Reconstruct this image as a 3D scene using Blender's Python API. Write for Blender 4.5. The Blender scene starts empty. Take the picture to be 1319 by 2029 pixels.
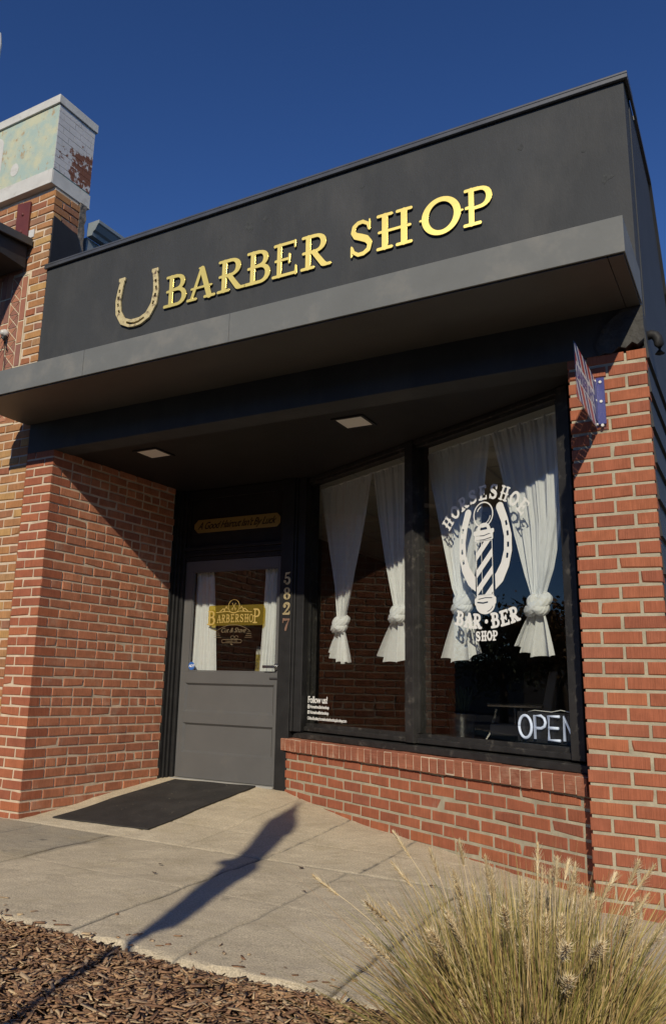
import bpy, bmesh, math, random
import numpy as np
from mathutils import Vector, Matrix
random.seed(7); rng = np.random.default_rng(11)
scn = bpy.context.scene
R = math.radians

# ------------------------------------------------------------------ camera
CAM = Vector((0.4434, -4.484, 1.0203)); YAW, PITCH, ROLL = -0.5349, 0.2246, 0.0293
fw = Vector((math.sin(YAW)*math.cos(PITCH), math.cos(YAW)*math.cos(PITCH), math.sin(PITCH)))
rt = Vector((math.cos(YAW), -math.sin(YAW), 0)); up = rt.cross(fw)
r2 = rt*math.cos(ROLL)+up*math.sin(ROLL); u2 = -rt*math.sin(ROLL)+up*math.cos(ROLL)
cd = bpy.data.cameras.new("camera"); cam = bpy.data.objects.new("camera", cd)
scn.collection.objects.link(cam); scn.camera = cam
m = Matrix((r2, u2, -fw)).transposed().to_4x4(); m.translation = CAM; cam.matrix_world = m
cd.sensor_fit = 'HORIZONTAL'; cd.sensor_width = 36; cd.lens = 1587.35/1319*36
cd.shift_x = (659.5-578.32)/1319; cd.shift_y = (1000.8-1014.5)/1319
cd.clip_start = 0.05; cd.clip_end = 2000

# ------------------------------------------------------------------ sky, sun, exposure
SUN = Vector((0.31, -1.0, 0.59)).normalized()          # towards the sun
w = bpy.data.worlds.new("World"); scn.world = w; w.use_nodes = True
nt = w.node_tree; nt.nodes.clear()
sky = nt.nodes.new('ShaderNodeTexSky'); sky.sky_type = 'NISHITA'; sky.sun_disc = False
sky.sun_elevation = math.asin(SUN.z); sky.sun_rotation = math.atan2(SUN.x, SUN.y)
sky.altitude = 2500; sky.air_density = 1.0; sky.dust_density = 0.0; sky.ozone_density = 2.2
bg = nt.nodes.new('ShaderNodeBackground'); bg.inputs[1].default_value = 0.071
wo = nt.nodes.new('ShaderNodeOutputWorld')
gm = nt.nodes.new('ShaderNodeGamma'); gm.inputs[1].default_value = 1.25; hs = nt.nodes.new('ShaderNodeHueSaturation'); hs.inputs['Saturation'].default_value = 1.12; hs.inputs['Hue'].default_value = .508
nt.links.new(sky.outputs[0], gm.inputs[0]); nt.links.new(gm.outputs[0], hs.inputs['Color']); nt.links.new(hs.outputs[0], bg.inputs[0]); nt.links.new(bg.outputs[0], wo.inputs[0])
sl = bpy.data.lights.new("sun", 'SUN'); sl.energy = 3.5; sl.angle = R(0.55); sl.color = (1.0, 0.895, 0.70)
so = bpy.data.objects.new("sun", sl); scn.collection.objects.link(so)
so.rotation_euler = SUN.to_track_quat('Z', 'Y').to_euler(); so.location = (3, -12, 9)
scn.view_settings.view_transform = 'Standard'; scn.view_settings.look = 'None'
scn.view_settings.exposure = 0.2; scn.view_settings.gamma = 1
scn.render.engine = 'CYCLES'
scn.cycles.max_bounces = 8; scn.cycles.transparent_max_bounces = 24
scn.cycles.diffuse_bounces = 4; scn.cycles.glossy_bounces = 4

# ------------------------------------------------------------------ materials
def mat(name, col, rough=.7, metal=0., bump=0., bscale=60., var=0., vscale=4., col2=None, aniso=0., spec=.5,
        stretch=(1,1,1), attr=False, attrs=None, striate=False, bump2=0., b2scale=6., emis=0., dirt=None, dscale=3., dlo=.55, dhi=.7):
    M = bpy.data.materials.new(name); M.use_nodes = True; n = M.node_tree.nodes; l = M.node_tree.links
    b = n['Principled BSDF']; b.inputs['Roughness'].default_value = rough; b.inputs['Metallic'].default_value = metal
    b.inputs['Specular IOR Level'].default_value = spec
    tc = n.new('ShaderNodeTexCoord'); mp = n.new('ShaderNodeMapping'); l.new(tc.outputs['Object'], mp.inputs[0]); mp.inputs['Scale'].default_value = stretch
    def noise(sc, det=4, ro=.6, vec=None):
        t = n.new('ShaderNodeTexNoise'); t.inputs['Scale'].default_value = sc; t.inputs['Detail'].default_value = det; t.inputs['Roughness'].default_value = ro
        l.new((vec or mp.outputs[0]), t.inputs['Vector']); return t
    c = None
    if attr:   # per-piece colour from a ramp over attribute
        a = n.new('ShaderNodeAttribute'); a.attribute_name = 'tone'
        rp = n.new('ShaderNodeValToRGB'); e = rp.color_ramp.elements
        k = attrs; e[0].position = 0; e[0].color = (*k[0], 1); e[1].position = 1; e[1].color = (*k[-1], 1)
        for i in range(1, len(k)-1):
            x = e.new(i/(len(k)-1)); x.color = (*k[i], 1)
        l.new(a.outputs['Fac'], rp.inputs[0]); c = rp.outputs[0]
    if c is None:
        rgb = n.new('ShaderNodeRGB'); rgb.outputs[0].default_value = (*col, 1); c = rgb.outputs[0]
    if var > 0:
        t = noise(vscale); mr = n.new('ShaderNodeMapRange'); mr.inputs['From Min'].default_value = .3; mr.inputs['From Max'].default_value = .7
        mr.inputs['To Min'].default_value = 1-var; mr.inputs['To Max'].default_value = 1+var; l.new(t.outputs[0], mr.inputs[0])
        mx = n.new('ShaderNodeVectorMath'); mx.operation = 'SCALE'; l.new(c, mx.inputs[0]); l.new(mr.outputs[0], mx.inputs['Scale']); c = mx.outputs[0]
    if col2 is not None or dirt is not None:
        t = noise(dscale, 8, .65); rp = n.new('ShaderNodeMapRange'); rp.inputs['From Min'].default_value = dlo; rp.inputs['From Max'].default_value = dhi; l.new(t.outputs[0], rp.inputs[0])
        mx = n.new('ShaderNodeMix'); mx.data_type = 'RGBA'; l.new(rp.outputs[0], mx.inputs['Factor']); l.new(c, mx.inputs['A']); mx.inputs['B'].default_value = (*(dirt or col2), 1); c = mx.outputs['Result']
    h = None
    if bump > 0:
        t = noise(bscale, 5, .6); bp = n.new('ShaderNodeBump'); bp.inputs['Strength'].default_value = bump; bp.inputs['Distance'].default_value = .004
        l.new(t.outputs[0], bp.inputs['Height']); h = bp
    if bump2 > 0:
        t = noise(b2scale, 4, .5); bp = n.new('ShaderNodeBump'); bp.inputs['Strength'].default_value = bump2; bp.inputs['Distance'].default_value = .02
        l.new(t.outputs[0], bp.inputs['Height'])
        if h: l.new(h.outputs[0], bp.inputs['Normal'])
        h = bp
    if striate:
        m2 = n.new('ShaderNodeMapping'); m2.inputs['Scale'].default_value = striate; l.new(tc.outputs['Object'], m2.inputs[0])
        t = noise(1, 2, .5, m2.outputs[0]); bp = n.new('ShaderNodeBump'); bp.inputs['Strength'].default_value = .7; bp.inputs['Distance'].default_value = .004
        l.new(t.outputs[0], bp.inputs['Height'])
        if h: l.new(h.outputs[0], bp.inputs['Normal'])
        h = bp
        mr = n.new('ShaderNodeMapRange'); mr.inputs['From Min'].default_value = .3; mr.inputs['From Max'].default_value = .7
        mr.inputs['To Min'].default_value = .86; mr.inputs['To Max'].default_value = 1.14; hs.inputs['Hue'].default_value = .508; l.new(t.outputs[0], mr.inputs[0])
        mx = n.new('ShaderNodeVectorMath'); mx.operation = 'SCALE'; l.new(c, mx.inputs[0]); l.new(mr.outputs[0], mx.inputs['Scale']); c = mx.outputs[0]
    if h: l.new(h.outputs[0], b.inputs['Normal'])
    l.new(c, b.inputs['Base Color'])
    if aniso:
        b.inputs['Anisotropic'].default_value = aniso
        tg = n.new('ShaderNodeTangent'); tg.direction_type = 'RADIAL'; tg.axis = 'Z'; l.new(tg.outputs[0], b.inputs['Tangent'])
    if emis: b.inputs['Emission Strength'].default_value = emis; l.new(c, b.inputs['Emission Color'])
    return M

def glass(name, tint, f0=.05, rough=0.0):
    M = bpy.data.materials.new(name); M.use_nodes = True; n = M.node_tree.nodes; l = M.node_tree.links; n.clear()
    o = n.new('ShaderNodeOutputMaterial'); mx = n.new('ShaderNodeMixShader'); t = n.new('ShaderNodeBsdfTransparent'); g = n.new('ShaderNodeBsdfGlossy')
    f = n.new('ShaderNodeFresnel'); f.inputs[0].default_value = 1.5
    t.inputs[0].default_value = (*tint, 1); g.inputs['Roughness'].default_value = rough
    ge = n.new('ShaderNodeNewGeometry'); iv = n.new('ShaderNodeMath'); iv.operation = 'SUBTRACT'; iv.inputs[0].default_value = 1; l.new(ge.outputs['Backfacing'], iv.inputs[1])
    ml = n.new('ShaderNodeMath'); ml.operation = 'MULTIPLY'; l.new(f.outputs[0], ml.inputs[0]); l.new(iv.outputs[0], ml.inputs[1])
    m2 = n.new('ShaderNodeMath'); m2.operation = 'MULTIPLY'; m2.use_clamp = True; m2.inputs[1].default_value = 1.8; l.new(ml.outputs[0], m2.inputs[0]); ml = m2
    l.new(ml.outputs[0], mx.inputs[0]); l.new(t.outputs[0], mx.inputs[1]); l.new(g.outputs[0], mx.inputs[2]); l.new(mx.outputs[0], o.inputs[0])
    return M

def cloth(name, col, trans=.35, alpha=.12):
    M = bpy.data.materials.new(name); M.use_nodes = True; n = M.node_tree.nodes; l = M.node_tree.links; n.clear()
    o = n.new('ShaderNodeOutputMaterial'); d = n.new('ShaderNodeBsdfDiffuse'); t = n.new('ShaderNodeBsdfTranslucent'); tr = n.new('ShaderNodeBsdfTransparent')
    d.inputs[0].default_value = (*col, 1); t.inputs[0].default_value = (*col, 1)
    tc = n.new('ShaderNodeTexCoord'); mp = n.new('ShaderNodeMapping'); mp.inputs['Scale'].default_value = (60, 60, 14); l.new(tc.outputs['Object'], mp.inputs[0])
    ns = n.new('ShaderNodeTexNoise'); ns.inputs['Scale'].default_value = 1; ns.inputs['Detail'].default_value = 6; l.new(mp.outputs[0], ns.inputs['Vector'])
    bp = n.new('ShaderNodeBump'); bp.inputs['Strength'].default_value = .8; bp.inputs['Distance'].default_value = .006; l.new(ns.outputs[0], bp.inputs['Height']); l.new(bp.outputs[0], d.inputs['Normal'])
    m1 = n.new('ShaderNodeMixShader'); m1.inputs[0].default_value = trans; m2 = n.new('ShaderNodeMixShader')
    mr = n.new('ShaderNodeMapRange'); mr.inputs['To Min'].default_value = alpha*.4; mr.inputs['To Max'].default_value = alpha*1.6; l.new(ns.outputs[0], mr.inputs[0]); l.new(mr.outputs[0], m2.inputs[0])
    l.new(d.outputs[0], m1.inputs[1]); l.new(t.outputs[0], m1.inputs[2]); l.new(m1.outputs[0], m2.inputs[1]); l.new(tr.outputs[0], m2.inputs[2]); l.new(m2.outputs[0], o.inputs[0])
    return M

RED = [(.27,.093,.057), (.31,.105,.060), (.33,.112,.062), (.30,.102,.060), (.37,.130,.066), (.28,.100,.064)]
DRED = [(.34,.135,.082), (.40,.158,.090), (.44,.175,.098), (.37,.148,.086), (.47,.195,.108), (.33,.132,.084)]
TAN = [(.30,.11,.06), (.38,.20,.09), (.26,.10,.06), (.42,.25,.11), (.24,.12,.09), (.36,.16,.07), (.45,.29,.12)]
MT = {
 'brick': mat('red_brick', (0,0,0), .9, spec=.15, attr=True, attrs=RED, bump=.5, bscale=220, striate=(210,210,5), var=.14, vscale=12, dirt=(.42,.27,.19), dscale=5, dlo=.62, dhi=.95),
 'brick2': mat('worn_red_brick', (0,0,0), .9, spec=.15, attr=True, attrs=DRED, bump=.6, bscale=160, striate=(170,170,12), var=.2, vscale=9, dirt=(.50,.36,.27), dscale=4, dlo=.55, dhi=.9),
 'rowlock': mat('rowlock_brick', (0,0,0), .9, spec=.15, attr=True, attrs=[(.26,.10,.065),(.30,.115,.072),(.33,.13,.08),(.28,.108,.07)], bump=.5, bscale=200, striate=(6,6,230), var=.18, vscale=12, dirt=(.42,.30,.22), dscale=6, dlo=.55, dhi=.85),
 'tan': mat('tan_brick', (0,0,0), .9, spec=.15, attr=True, attrs=TAN, bump=.6, bscale=150, striate=(140,140,12), var=.15, vscale=9),
 'mortar': mat('mortar', (.37,.335,.25), .95, bump=.9, bscale=120, var=.22, vscale=10),
 'mortar2': mat('aged_mortar', (.55,.45,.34), .95, bump=.8, bscale=180, var=.2, vscale=8),
 'plaster': mat('black_plaster', (.044,.047,.051), .75, spec=.25, bump=.5, bscale=90, bump2=.35, b2scale=5, var=.14, vscale=2.2, stretch=(1,1,.45), dirt=(.075,.075,.074), dscale=2.4, dlo=.48, dhi=.85),
 'rough_plaster': mat('broken_black_plaster', (.045,.044,.042), .8, bump=.9, bscale=45, bump2=1., b2scale=16, var=.25, vscale=14),
 'scuff': mat('scuffed_plaster', (.052,.055,.057), .8, spec=.2, bump=.8, bscale=60, var=.3, vscale=40),
 'blackpaint': mat('black_paint', (.020,.020,.022), .6, spec=.25, bump=.25, bscale=70, var=.2, vscale=5),
 'timber': mat('black_timber', (.026,.025,.025), .5, spec=.3, bump=.4, bscale=30, stretch=(1,1,1), var=.3, vscale=9, dirt=(.13,.12,.105), dscale=14, dlo=.56, dhi=.80),
 'jamb': mat('black_jamb_paint', (.018,.018,.019), .5, spec=.25, bump=.3, bscale=30, var=.25, vscale=8, dirt=(.07,.062,.055), dscale=9, dlo=.66, dhi=.9),
 'ceiling': mat('black_soffit', (.018,.017,.017), .6, spec=.25, bump=.25, bscale=60, var=.15),
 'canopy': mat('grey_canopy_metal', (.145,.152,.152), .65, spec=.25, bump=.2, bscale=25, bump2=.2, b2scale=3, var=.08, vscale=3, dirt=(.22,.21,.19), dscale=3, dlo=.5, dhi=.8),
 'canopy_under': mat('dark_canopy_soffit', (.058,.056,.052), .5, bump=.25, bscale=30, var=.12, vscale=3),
 'cap': mat('dark_cap_metal', (.085,.09,.10), .4, metal=.3, bump=.2, bscale=12, var=.2, vscale=4),
 'gold': mat('brushed_gold', (.78,.62,.18), .24, metal=.7, bump=.10, bscale=9, aniso=.88, var=.04),
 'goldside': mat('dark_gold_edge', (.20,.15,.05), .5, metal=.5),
 'brass': mat('brass_digits', (.62,.50,.27), .42, metal=.7, var=.25, vscale=22),
 'copper': mat('worn_bronze_digit', (.22,.13,.095), .6, metal=.4, var=.25, vscale=22),
 'rustgold': mat('flaked_gold_horseshoe', (.60,.50,.27), .55, metal=.25, bump=.5, bscale=70, var=.12, vscale=20, dirt=(.16,.11,.07), dscale=30, dlo=.53, dhi=.64),
 'plaque': mat('brass_plaque', (.44,.33,.11), .38, metal=.55, var=.06),
 'ink': mat('black_lettering', (.012,.008,.006), .5),
 'doorgrey': mat('grey_door_paint', (.100,.101,.104), .42, bump=.15, bscale=50, var=.06, vscale=3, dirt=(.14,.13,.12), dscale=4, dlo=.6, dhi=.9),
 'steel': mat('brushed_steel', (.55,.55,.55), .25, metal=1.),
 'lock': mat('dark_steel', (.09,.09,.095), .35, metal=.6),
 'white': mat('white_vinyl', (.80,.81,.80), .6),
 'light': mat('light_diffuser', (.80,.78,.72), .5),
 'mat': mat('door_mat_rubber', (.026,.024,.023), .8, bump=1, bscale=260, var=.3, vscale=6, dirt=(.05,.045,.04), dscale=5, dlo=.5, dhi=.8),
 'asphalt': mat('asphalt', (.05,.05,.05), .9, bump=.8, bscale=120, var=.2),
 'wood': mat('bark_chip', (0,0,0), .85, attr=True, attrs=[(.15,.078,.045),(.28,.155,.085),(.38,.225,.125),(.22,.118,.066),(.46,.29,.155),(.31,.22,.15),(.62,.46,.27)], bump=.6, bscale=200, var=.3, vscale=60),
 'soil': mat('mulch_soil', (.045,.026,.016), .95, bump=1, bscale=60, var=.4, vscale=20),
 'dark': mat('dark_interior', (.07,.055,.048), .8, var=.2),
 'darkfloor': mat('dark_wood_floor', (.12,.075,.05), .4, stretch=(1,8,1), var=.3, vscale=4),
 'tileceil': mat('pale_ceiling', (.85,.85,.78), .8, var=.05),
 'galv': mat('galvanised_metal', (.42,.43,.43), .35, metal=.8, var=.2, vscale=12),
 'chair': mat('grey_vinyl', (.34,.35,.35), .45),
 'plant': mat('house_plant_leaf', (.05,.085,.03), .6, var=.3, vscale=30),
 'tube': mat('open_sign_tube', (.60,.66,.82), .4, emis=.30),
 'acryl_dark': mat('open_sign_backing', (.02,.02,.022), .25),
 'blue': mat('blue_print', (.028,.035,.19), .35),
 'redp': mat('red_print', (.42,.045,.035), .35),
 'whitep': mat('white_print', (.62,.62,.60), .35),
 'siding': mat('black_siding', (.020,.022,.026), .7, bump=.3, bscale=60, var=.2),
 'whitebox': mat('white_painted_block', (.54,.53,.51), .75, bump=.5, bscale=50, var=.06, vscale=5),
 'whitemetal': mat('white_coping_metal', (.52,.51,.48), .6, spec=.25, bump=.3, bscale=20, var=.10, vscale=6, dirt=(.33,.29,.24), dscale=7, dlo=.58, dhi=.85),
 'greymetal': mat('grey_blue_gutter', (.19,.22,.24), .5, var=.1),
 'oxide': mat('red_oxide_steel', (.115,.022,.018), .6, bump=.3, bscale=50, var=.15, vscale=8),
 'terra': mat('terracotta_tile', (0,0,0), .8, attr=True, attrs=[(.36,.15,.09),(.30,.12,.08),(.22,.10,.08),(.40,.18,.10)], bump=.4, bscale=90, var=.12, vscale=12),
 'grout': mat('cream_grout', (.58,.50,.36), .9, bump=.4, bscale=90),
 'awn': mat('dark_awning', (.022,.020,.020), .6, bump=.2, bscale=20, var=.2),
 'awnedge': mat('dark_awning_fascia', (.06,.058,.055), .5, var=.2),
 'porc': mat('white_porcelain', (.60,.58,.54), .4),
 'wire': mat('black_wire', (.015,.015,.015), .5),
 'road': mat('road_asphalt', (.055,.055,.055), .9, bump=.6, bscale=80, var=.15),
 'bark': mat('tree_bark', (.09,.06,.04), .9, bump=.8, bscale=30, var=.3),
 'leafa': mat('autumn_leaf', (0,0,0), .7, attr=True, attrs=[(.20,.09,.03),(.28,.14,.04),(.12,.10,.03)]),
 'leafg': mat('green_leaf', (0,0,0), .7, attr=True, attrs=[(.03,.05,.02),(.05,.07,.025),(.04,.06,.02)]),
 'stucco': mat('far_stucco', (.10,.09,.08), .9),
 'deadleaf': mat('dry_leaf', (.07,.045,.03), .8),
 'umb': mat('navy_umbrella_cloth', (.04,.05,.09), .8),
 'goldfilm': None, 'goldink': mat('gold_foil_ink', (.55,.40,.13), .45, metal=.3),
 'goldink2': mat('faint_gold_ink', (.14,.105,.06), .5),
 'adt': mat('blue_sticker', (.03,.12,.42), .4),
 'paper': mat('grey_paper', (.30,.30,.29), .8),
 'acryl': None,
}
MT['pane'] = glass('window_glass', (.97,.98,.97)); MT['goldfilm'] = glass('gold_film', (.80,.62,.12), rough=.2)
_n = MT['goldfilm'].node_tree.nodes; _l = MT['goldfilm'].node_tree.links; _d = _n.new('ShaderNodeBsdfDiffuse'); _d.inputs[0].default_value = (.30,.22,.03,1); _m = _n.new('ShaderNodeMixShader'); _m.inputs[0].default_value = .32
_o = [x for x in _n if x.type == 'OUTPUT_MATERIAL'][0]; _s = _o.inputs[0].links[0].from_socket; _l.new(_s, _m.inputs[1]); _l.new(_d.outputs[0], _m.inputs[2]); _l.new(_m.outputs[0], _o.inputs[0])
MT['acryl'] = glass('clear_acrylic', (.90,.90,.90), rough=.05)
MT['curtain'] = cloth('white_linen', (.88,.90,.92), .30, .14)

# concrete with slab tone attribute
def concrete():
    M = mat('sidewalk_concrete', (0,0,0), .95, spec=.15, attr=True, attrs=[(.11,.090,.064),(.29,.265,.215),(.45,.388,.285),(.53,.456,.335),(.60,.525,.39)], bump=1., bscale=130, bump2=.3, b2scale=9, var=.10, vscale=2.3, dirt=(.42,.355,.24), dscale=3.2, dlo=.52, dhi=.8)
    n = M.node_tree.nodes; l = M.node_tree.links; b = n['Principled BSDF']; src = b.inputs['Base Color'].links[0].from_socket
    t = n.new('ShaderNodeTexNoise'); t.inputs['Scale'].default_value = 140; t.inputs['Detail'].default_value = 3
    tc = n.new('ShaderNodeTexCoord'); l.new(tc.outputs['Object'], t.inputs['Vector'])
    mr = n.new('ShaderNodeMapRange'); mr.inputs['From Min'].default_value = .3; mr.inputs['From Max'].default_value = .7; mr.inputs['To Min'].default_value = .70; mr.inputs['To Max'].default_value = 1.30; l.new(t.outputs[0], mr.inputs[0])
    s = n.new('ShaderNodeVectorMath'); s.operation = 'SCALE'; l.new(src, s.inputs[0]); l.new(mr.outputs[0], s.inputs['Scale']); l.new(s.outputs[0], b.inputs['Base Color'])
    return M
MT['conc'] = concrete()

# ------------------------------------------------------------------ object helpers
COL = scn.collection
class MB:
    def __init__(s): s.v = []; s.f = []; s.t = []; s.mi = []
    def add(s, vs, fs, tone=.5, mi=0):
        o = len(s.v); s.v += [tuple(v) for v in vs]; s.t += [tone]*len(vs)
        for f in fs: s.f.append(tuple(i+o for i in f)); s.mi.append(mi)
    def hexa(s, p, tone=.5, mi=0):   # 8 corners: bottom 4, top 4
        s.add(p, [(3,2,1,0), (4,5,6,7), (0,1,5,4), (1,2,6,5), (2,3,7,6), (3,0,4,7)], tone, mi)
    def box(s, a, b, tone=.5, mi=0):
        x0,y0,z0 = a; x1,y1,z1 = b
        s.hexa([(x0,y0,z0),(x1,y0,z0),(x1,y1,z0),(x0,y1,z0),(x0,y0,z1),(x1,y0,z1),(x1,y1,z1),(x0,y1,z1)], tone, mi)
    def tube(s, pts, r, n=8, tone=.5, cap=True, mi=0):
        pts = [Vector(p) for p in pts]; rs = r if isinstance(r, (list, tuple)) else [r]*len(pts)
        o = len(s.v); vs = []; ref = None
        for i, p in enumerate(pts):
            d = (pts[min(i+1, len(pts)-1)]-pts[max(i-1, 0)]).normalized()
            if ref is None: ref = Vector((0,0,1)) if abs(d.z) < .9 else Vector((1,0,0))
            a = d.cross(ref).normalized(); b = d.cross(a).normalized(); ref = -b if False else ref
            for k in range(n):
                q = 2*math.pi*k/n; vs.append(p+a*math.cos(q)*rs[i]+b*math.sin(q)*rs[i])
        fs = []
        for i in range(len(pts)-1):
            for k in range(n):
                k2 = (k+1) % n; fs.append((i*n+k, i*n+k2, (i+1)*n+k2, (i+1)*n+k))
        if cap: fs.append(tuple(range(n-1, -1, -1))); fs.append(tuple((len(pts)-1)*n+k for k in range(n)))
        s.add(vs, fs, tone, mi)
    def prism(s, poly, ax, d0, d1, tone=.5, mi=0):   # poly of 2D points, extruded along axis ax
        def mk(p, d): return {0:(d,p[0],p[1]), 1:(p[0],d,p[1]), 2:(p[0],p[1],d)}[ax]
        n = len(poly); vs = [mk(p,d0) for p in poly]+[mk(p,d1) for p in poly]
        s.add(vs, [tuple(range(n-1,-1,-1)), tuple(range(n,2*n))]+[(i,(i+1)%n,(i+1)%n+n,i+n) for i in range(n)], tone, mi)
    def lathe(s, prof, c, n=20, tone=.5, mi=0):
        vs = []; 
        for r, z in prof:
            for k in range(n): q = 2*math.pi*k/n; vs.append((c[0]+r*math.cos(q), c[1]+r*math.sin(q), c[2]+z))
        fs = [(i*n+k, i*n+(k+1)%n, (i+1)*n+(k+1)%n, (i+1)*n+k) for i in range(len(prof)-1) for k in range(n)]
        s.add(vs, fs, tone, mi)
    def build(s, name, mats, parent=None, smooth=False, bevel=0., fix=True):
        me = bpy.data.meshes.new(name); me.from_pydata(s.v, [], s.f); me.update()
        a = me.attributes.new('tone', 'FLOAT', 'POINT'); a.data.foreach_set('value', np.array(s.t, dtype=np.float32))
        for mm in (mats if isinstance(mats, (list, tuple)) else [mats]): me.materials.append(mm)
        me.polygons.foreach_set('material_index', s.mi)
        if fix:
            bm = bmesh.new(); bm.from_mesh(me); bmesh.ops.recalc_face_normals(bm, faces=bm.faces); bm.to_mesh(me); bm.free()
        if smooth: me.polygons.foreach_set('use_smooth', [True]*len(me.polygons))
        return link(name, me, parent, bevel)
def link(name, me, parent=None, bevel=0., local=None):
    o = bpy.data.objects.new(name, me); COL.objects.link(o)
    if parent is not None:
        o.parent = parent
        if local is None: o.location = -wloc(parent)
    if bevel:
        md = o.modifiers.new('bevel', 'BEVEL'); md.width = bevel; md.segments = 2; md.limit_method = 'ANGLE'; md.angle_limit = R(40)
    return o
def wloc(o):
    v = Vector(o.location)
    while o.parent: o = o.parent; v = v+Vector(o.location)
    return v
def thing(name, label, cat, loc=(0,0,0), group=None):
    o = bpy.data.objects.new(name, None); COL.objects.link(o); o.location = loc; o.empty_display_size = .1
    return tag(o, label, cat, group)
def tag(o, label, cat, group=None, kind=None):
    if label: o['label'] = label
    if cat: o['category'] = cat
    if group: o['group'] = group
    if kind: o['kind'] = kind
    return o
def structure(o): o['kind'] = 'structure'; return o
def rebase(o, loc):   # put origin of a top-level mesh at its place
    loc = Vector(loc); o.data.transform(Matrix.Translation(-loc)); o.location = loc; return o

# ------------------------------------------------------------------ angled window wall frame: s runs left along the wall, z up, off goes behind the brick face
WA = R(27.4064); W0 = Vector((-.4565, .1846, 0)); WD = Vector((-math.cos(WA), math.sin(WA), 0)); WN = Vector((-math.sin(WA), -math.cos(WA), 0))
def W(s, z, off=0.): return W0+WD*s-WN*off+Vector((0,0,z))
def wbox(mb, s0, s1, z0, z1, o0, o1, tone=.5, mi=0):
    mb.hexa([W(s0,z0,o0),W(s1,z0,o0),W(s1,z0,o1),W(s0,z0,o1),W(s0,z1,o0),W(s1,z1,o0),W(s1,z1,o1),W(s0,z1,o1)], tone, mi)

# ------------------------------------------------------------------ outline tool: a signed-distance drawing becomes one flat, extruded, bevelled mesh
def S_seg(P, a, b, r0, r1=None):
    r1 = r0 if r1 is None else r1; a = np.array(a, float); b = np.array(b, float); d = b-a
    t = np.clip(((P-a)@d)/max(d@d, 1e-12), 0, 1); q = a+t[...,None]*d
    return np.linalg.norm(P-q, axis=-1)-(r0+(r1-r0)*t)
def S_path(P, pts, rs):
    rs = rs if isinstance(rs, (list, tuple)) else [rs]*len(pts)
    return np.minimum.reduce([S_seg(P, pts[i], pts[i+1], rs[i], rs[i+1]) for i in range(len(pts)-1)])
def S_box(P, x0, x1, y0, y1, r=0.):
    c = np.array([(x0+x1)/2, (y0+y1)/2]); h = np.array([(x1-x0)/2-r, (y1-y0)/2-r]); q = np.abs(P-c)-h
    return np.linalg.norm(np.maximum(q, 0), axis=-1)+np.minimum(q.max(-1), 0)-r
def S_ell(P, c, a, b):
    q = (P-np.array(c))/np.array([a, b]); return (np.linalg.norm(q, axis=-1)-1)*min(a, b)
def arc(cx, cy, rx, ry, a0, a1, n=10): return [(cx+rx*math.cos(R(a0+(a1-a0)*i/n)), cy+ry*math.sin(R(a0+(a1-a0)*i/n))) for i in range(n+1)]
def sdf_mesh(name, fn, bounds, res, extrude=0., bevel=0., M=Matrix.Identity(4)):
    x0,x1,y0,y1 = bounds; nx = int((x1-x0)/res)+2; ny = int((y1-y0)/res)+2
    X, Y = np.meshgrid(x0+np.arange(nx)*res, y0+np.arange(ny)*res, indexing='ij'); P = np.stack([X, Y], -1); F = fn(P)
    F = np.where(np.abs(F) < 1e-9, 1e-9, F); F[0,:] = F[-1,:] = 1; F[:,0] = F[:,-1] = 1
    I = F < 0; code = I[:-1,:-1]*1+I[1:,:-1]*2+I[1:,1:]*4+I[:-1,1:]*8
    seg = {}
    def ept(e):
        i, j, k = e
        if k == 0: a, b = F[i,j], F[i+1,j]; t = a/(a-b); return (x0+(i+t)*res, y0+j*res)
        a, b = F[i,j], F[i,j+1]; t = a/(a-b); return (x0+i*res, y0+(j+t)*res)
    T = {1:[(3,0)],2:[(0,1)],3:[(3,1)],4:[(1,2)],5:[(3,2),(1,0)],6:[(0,2)],7:[(3,2)],8:[(2,3)],9:[(2,0)],10:[(0,3),(2,1)],11:[(2,1)],12:[(1,3)],13:[(1,0)],14:[(0,3)]}
    for i, j in zip(*np.nonzero((code > 0) & (code < 15))):
        E = [(i,j,0),(i+1,j,1),(i,j+1,0),(i,j,1)]
        for a, b in T[int(code[i,j])]: seg[E[a]] = E[b]
    loops = []
    while seg:
        s0, nx_ = seg.popitem(); lp = [s0]; 
        while nx_ in seg: lp.append(nx_); nx_ = seg.pop(nx_)
        if len(lp) > 5: loops.append([ept(e) for e in lp])
    cu = bpy.data.curves.new(name, 'CURVE'); cu.dimensions = '2D'; cu.fill_mode = 'BOTH'; cu.extrude = extrude; cu.bevel_depth = bevel; cu.bevel_resolution = 1; cu.offset = -bevel
    for lp in loops:
        lp2 = []
        n = len(lp)
        for k in range(n):   # drop near-collinear points
            a, b, c = lp[k-1], lp[k], lp[(k+1) % n]
            if abs((b[0]-a[0])*(c[1]-a[1])-(b[1]-a[1])*(c[0]-a[0])) > res*res*.02 or k % 4 == 0: lp2.append(b)
        sp = cu.splines.new('POLY'); sp.points.add(len(lp2)-1); sp.use_cyclic_u = True
        for k, p in enumerate(lp2): sp.points[k].co = (p[0], p[1], 0, 1)
    return curve_mesh(name, cu, M)
def curve_mesh(name, cu, M):
    o = bpy.data.objects.new(name, cu); COL.objects.link(o); bpy.context.view_layer.update()
    me = bpy.data.meshes.new_from_object(o.evaluated_get(bpy.context.evaluated_depsgraph_get())); bpy.data.objects.remove(o); bpy.data.curves.remove(cu)
    me.name = name; me.transform(M); me.materials.clear(); return me
def text_mesh(name, txt, size, M, extrude=0.0005, shear=0., offset=0., space=1., align='LEFT'):
    cu = bpy.data.curves.new(name, 'FONT'); cu.body = txt; cu.size = size; cu.extrude = extrude; cu.shear = shear; cu.offset = offset; cu.space_character = space; cu.align_x = align
    return curve_mesh(name, cu, M)
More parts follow.
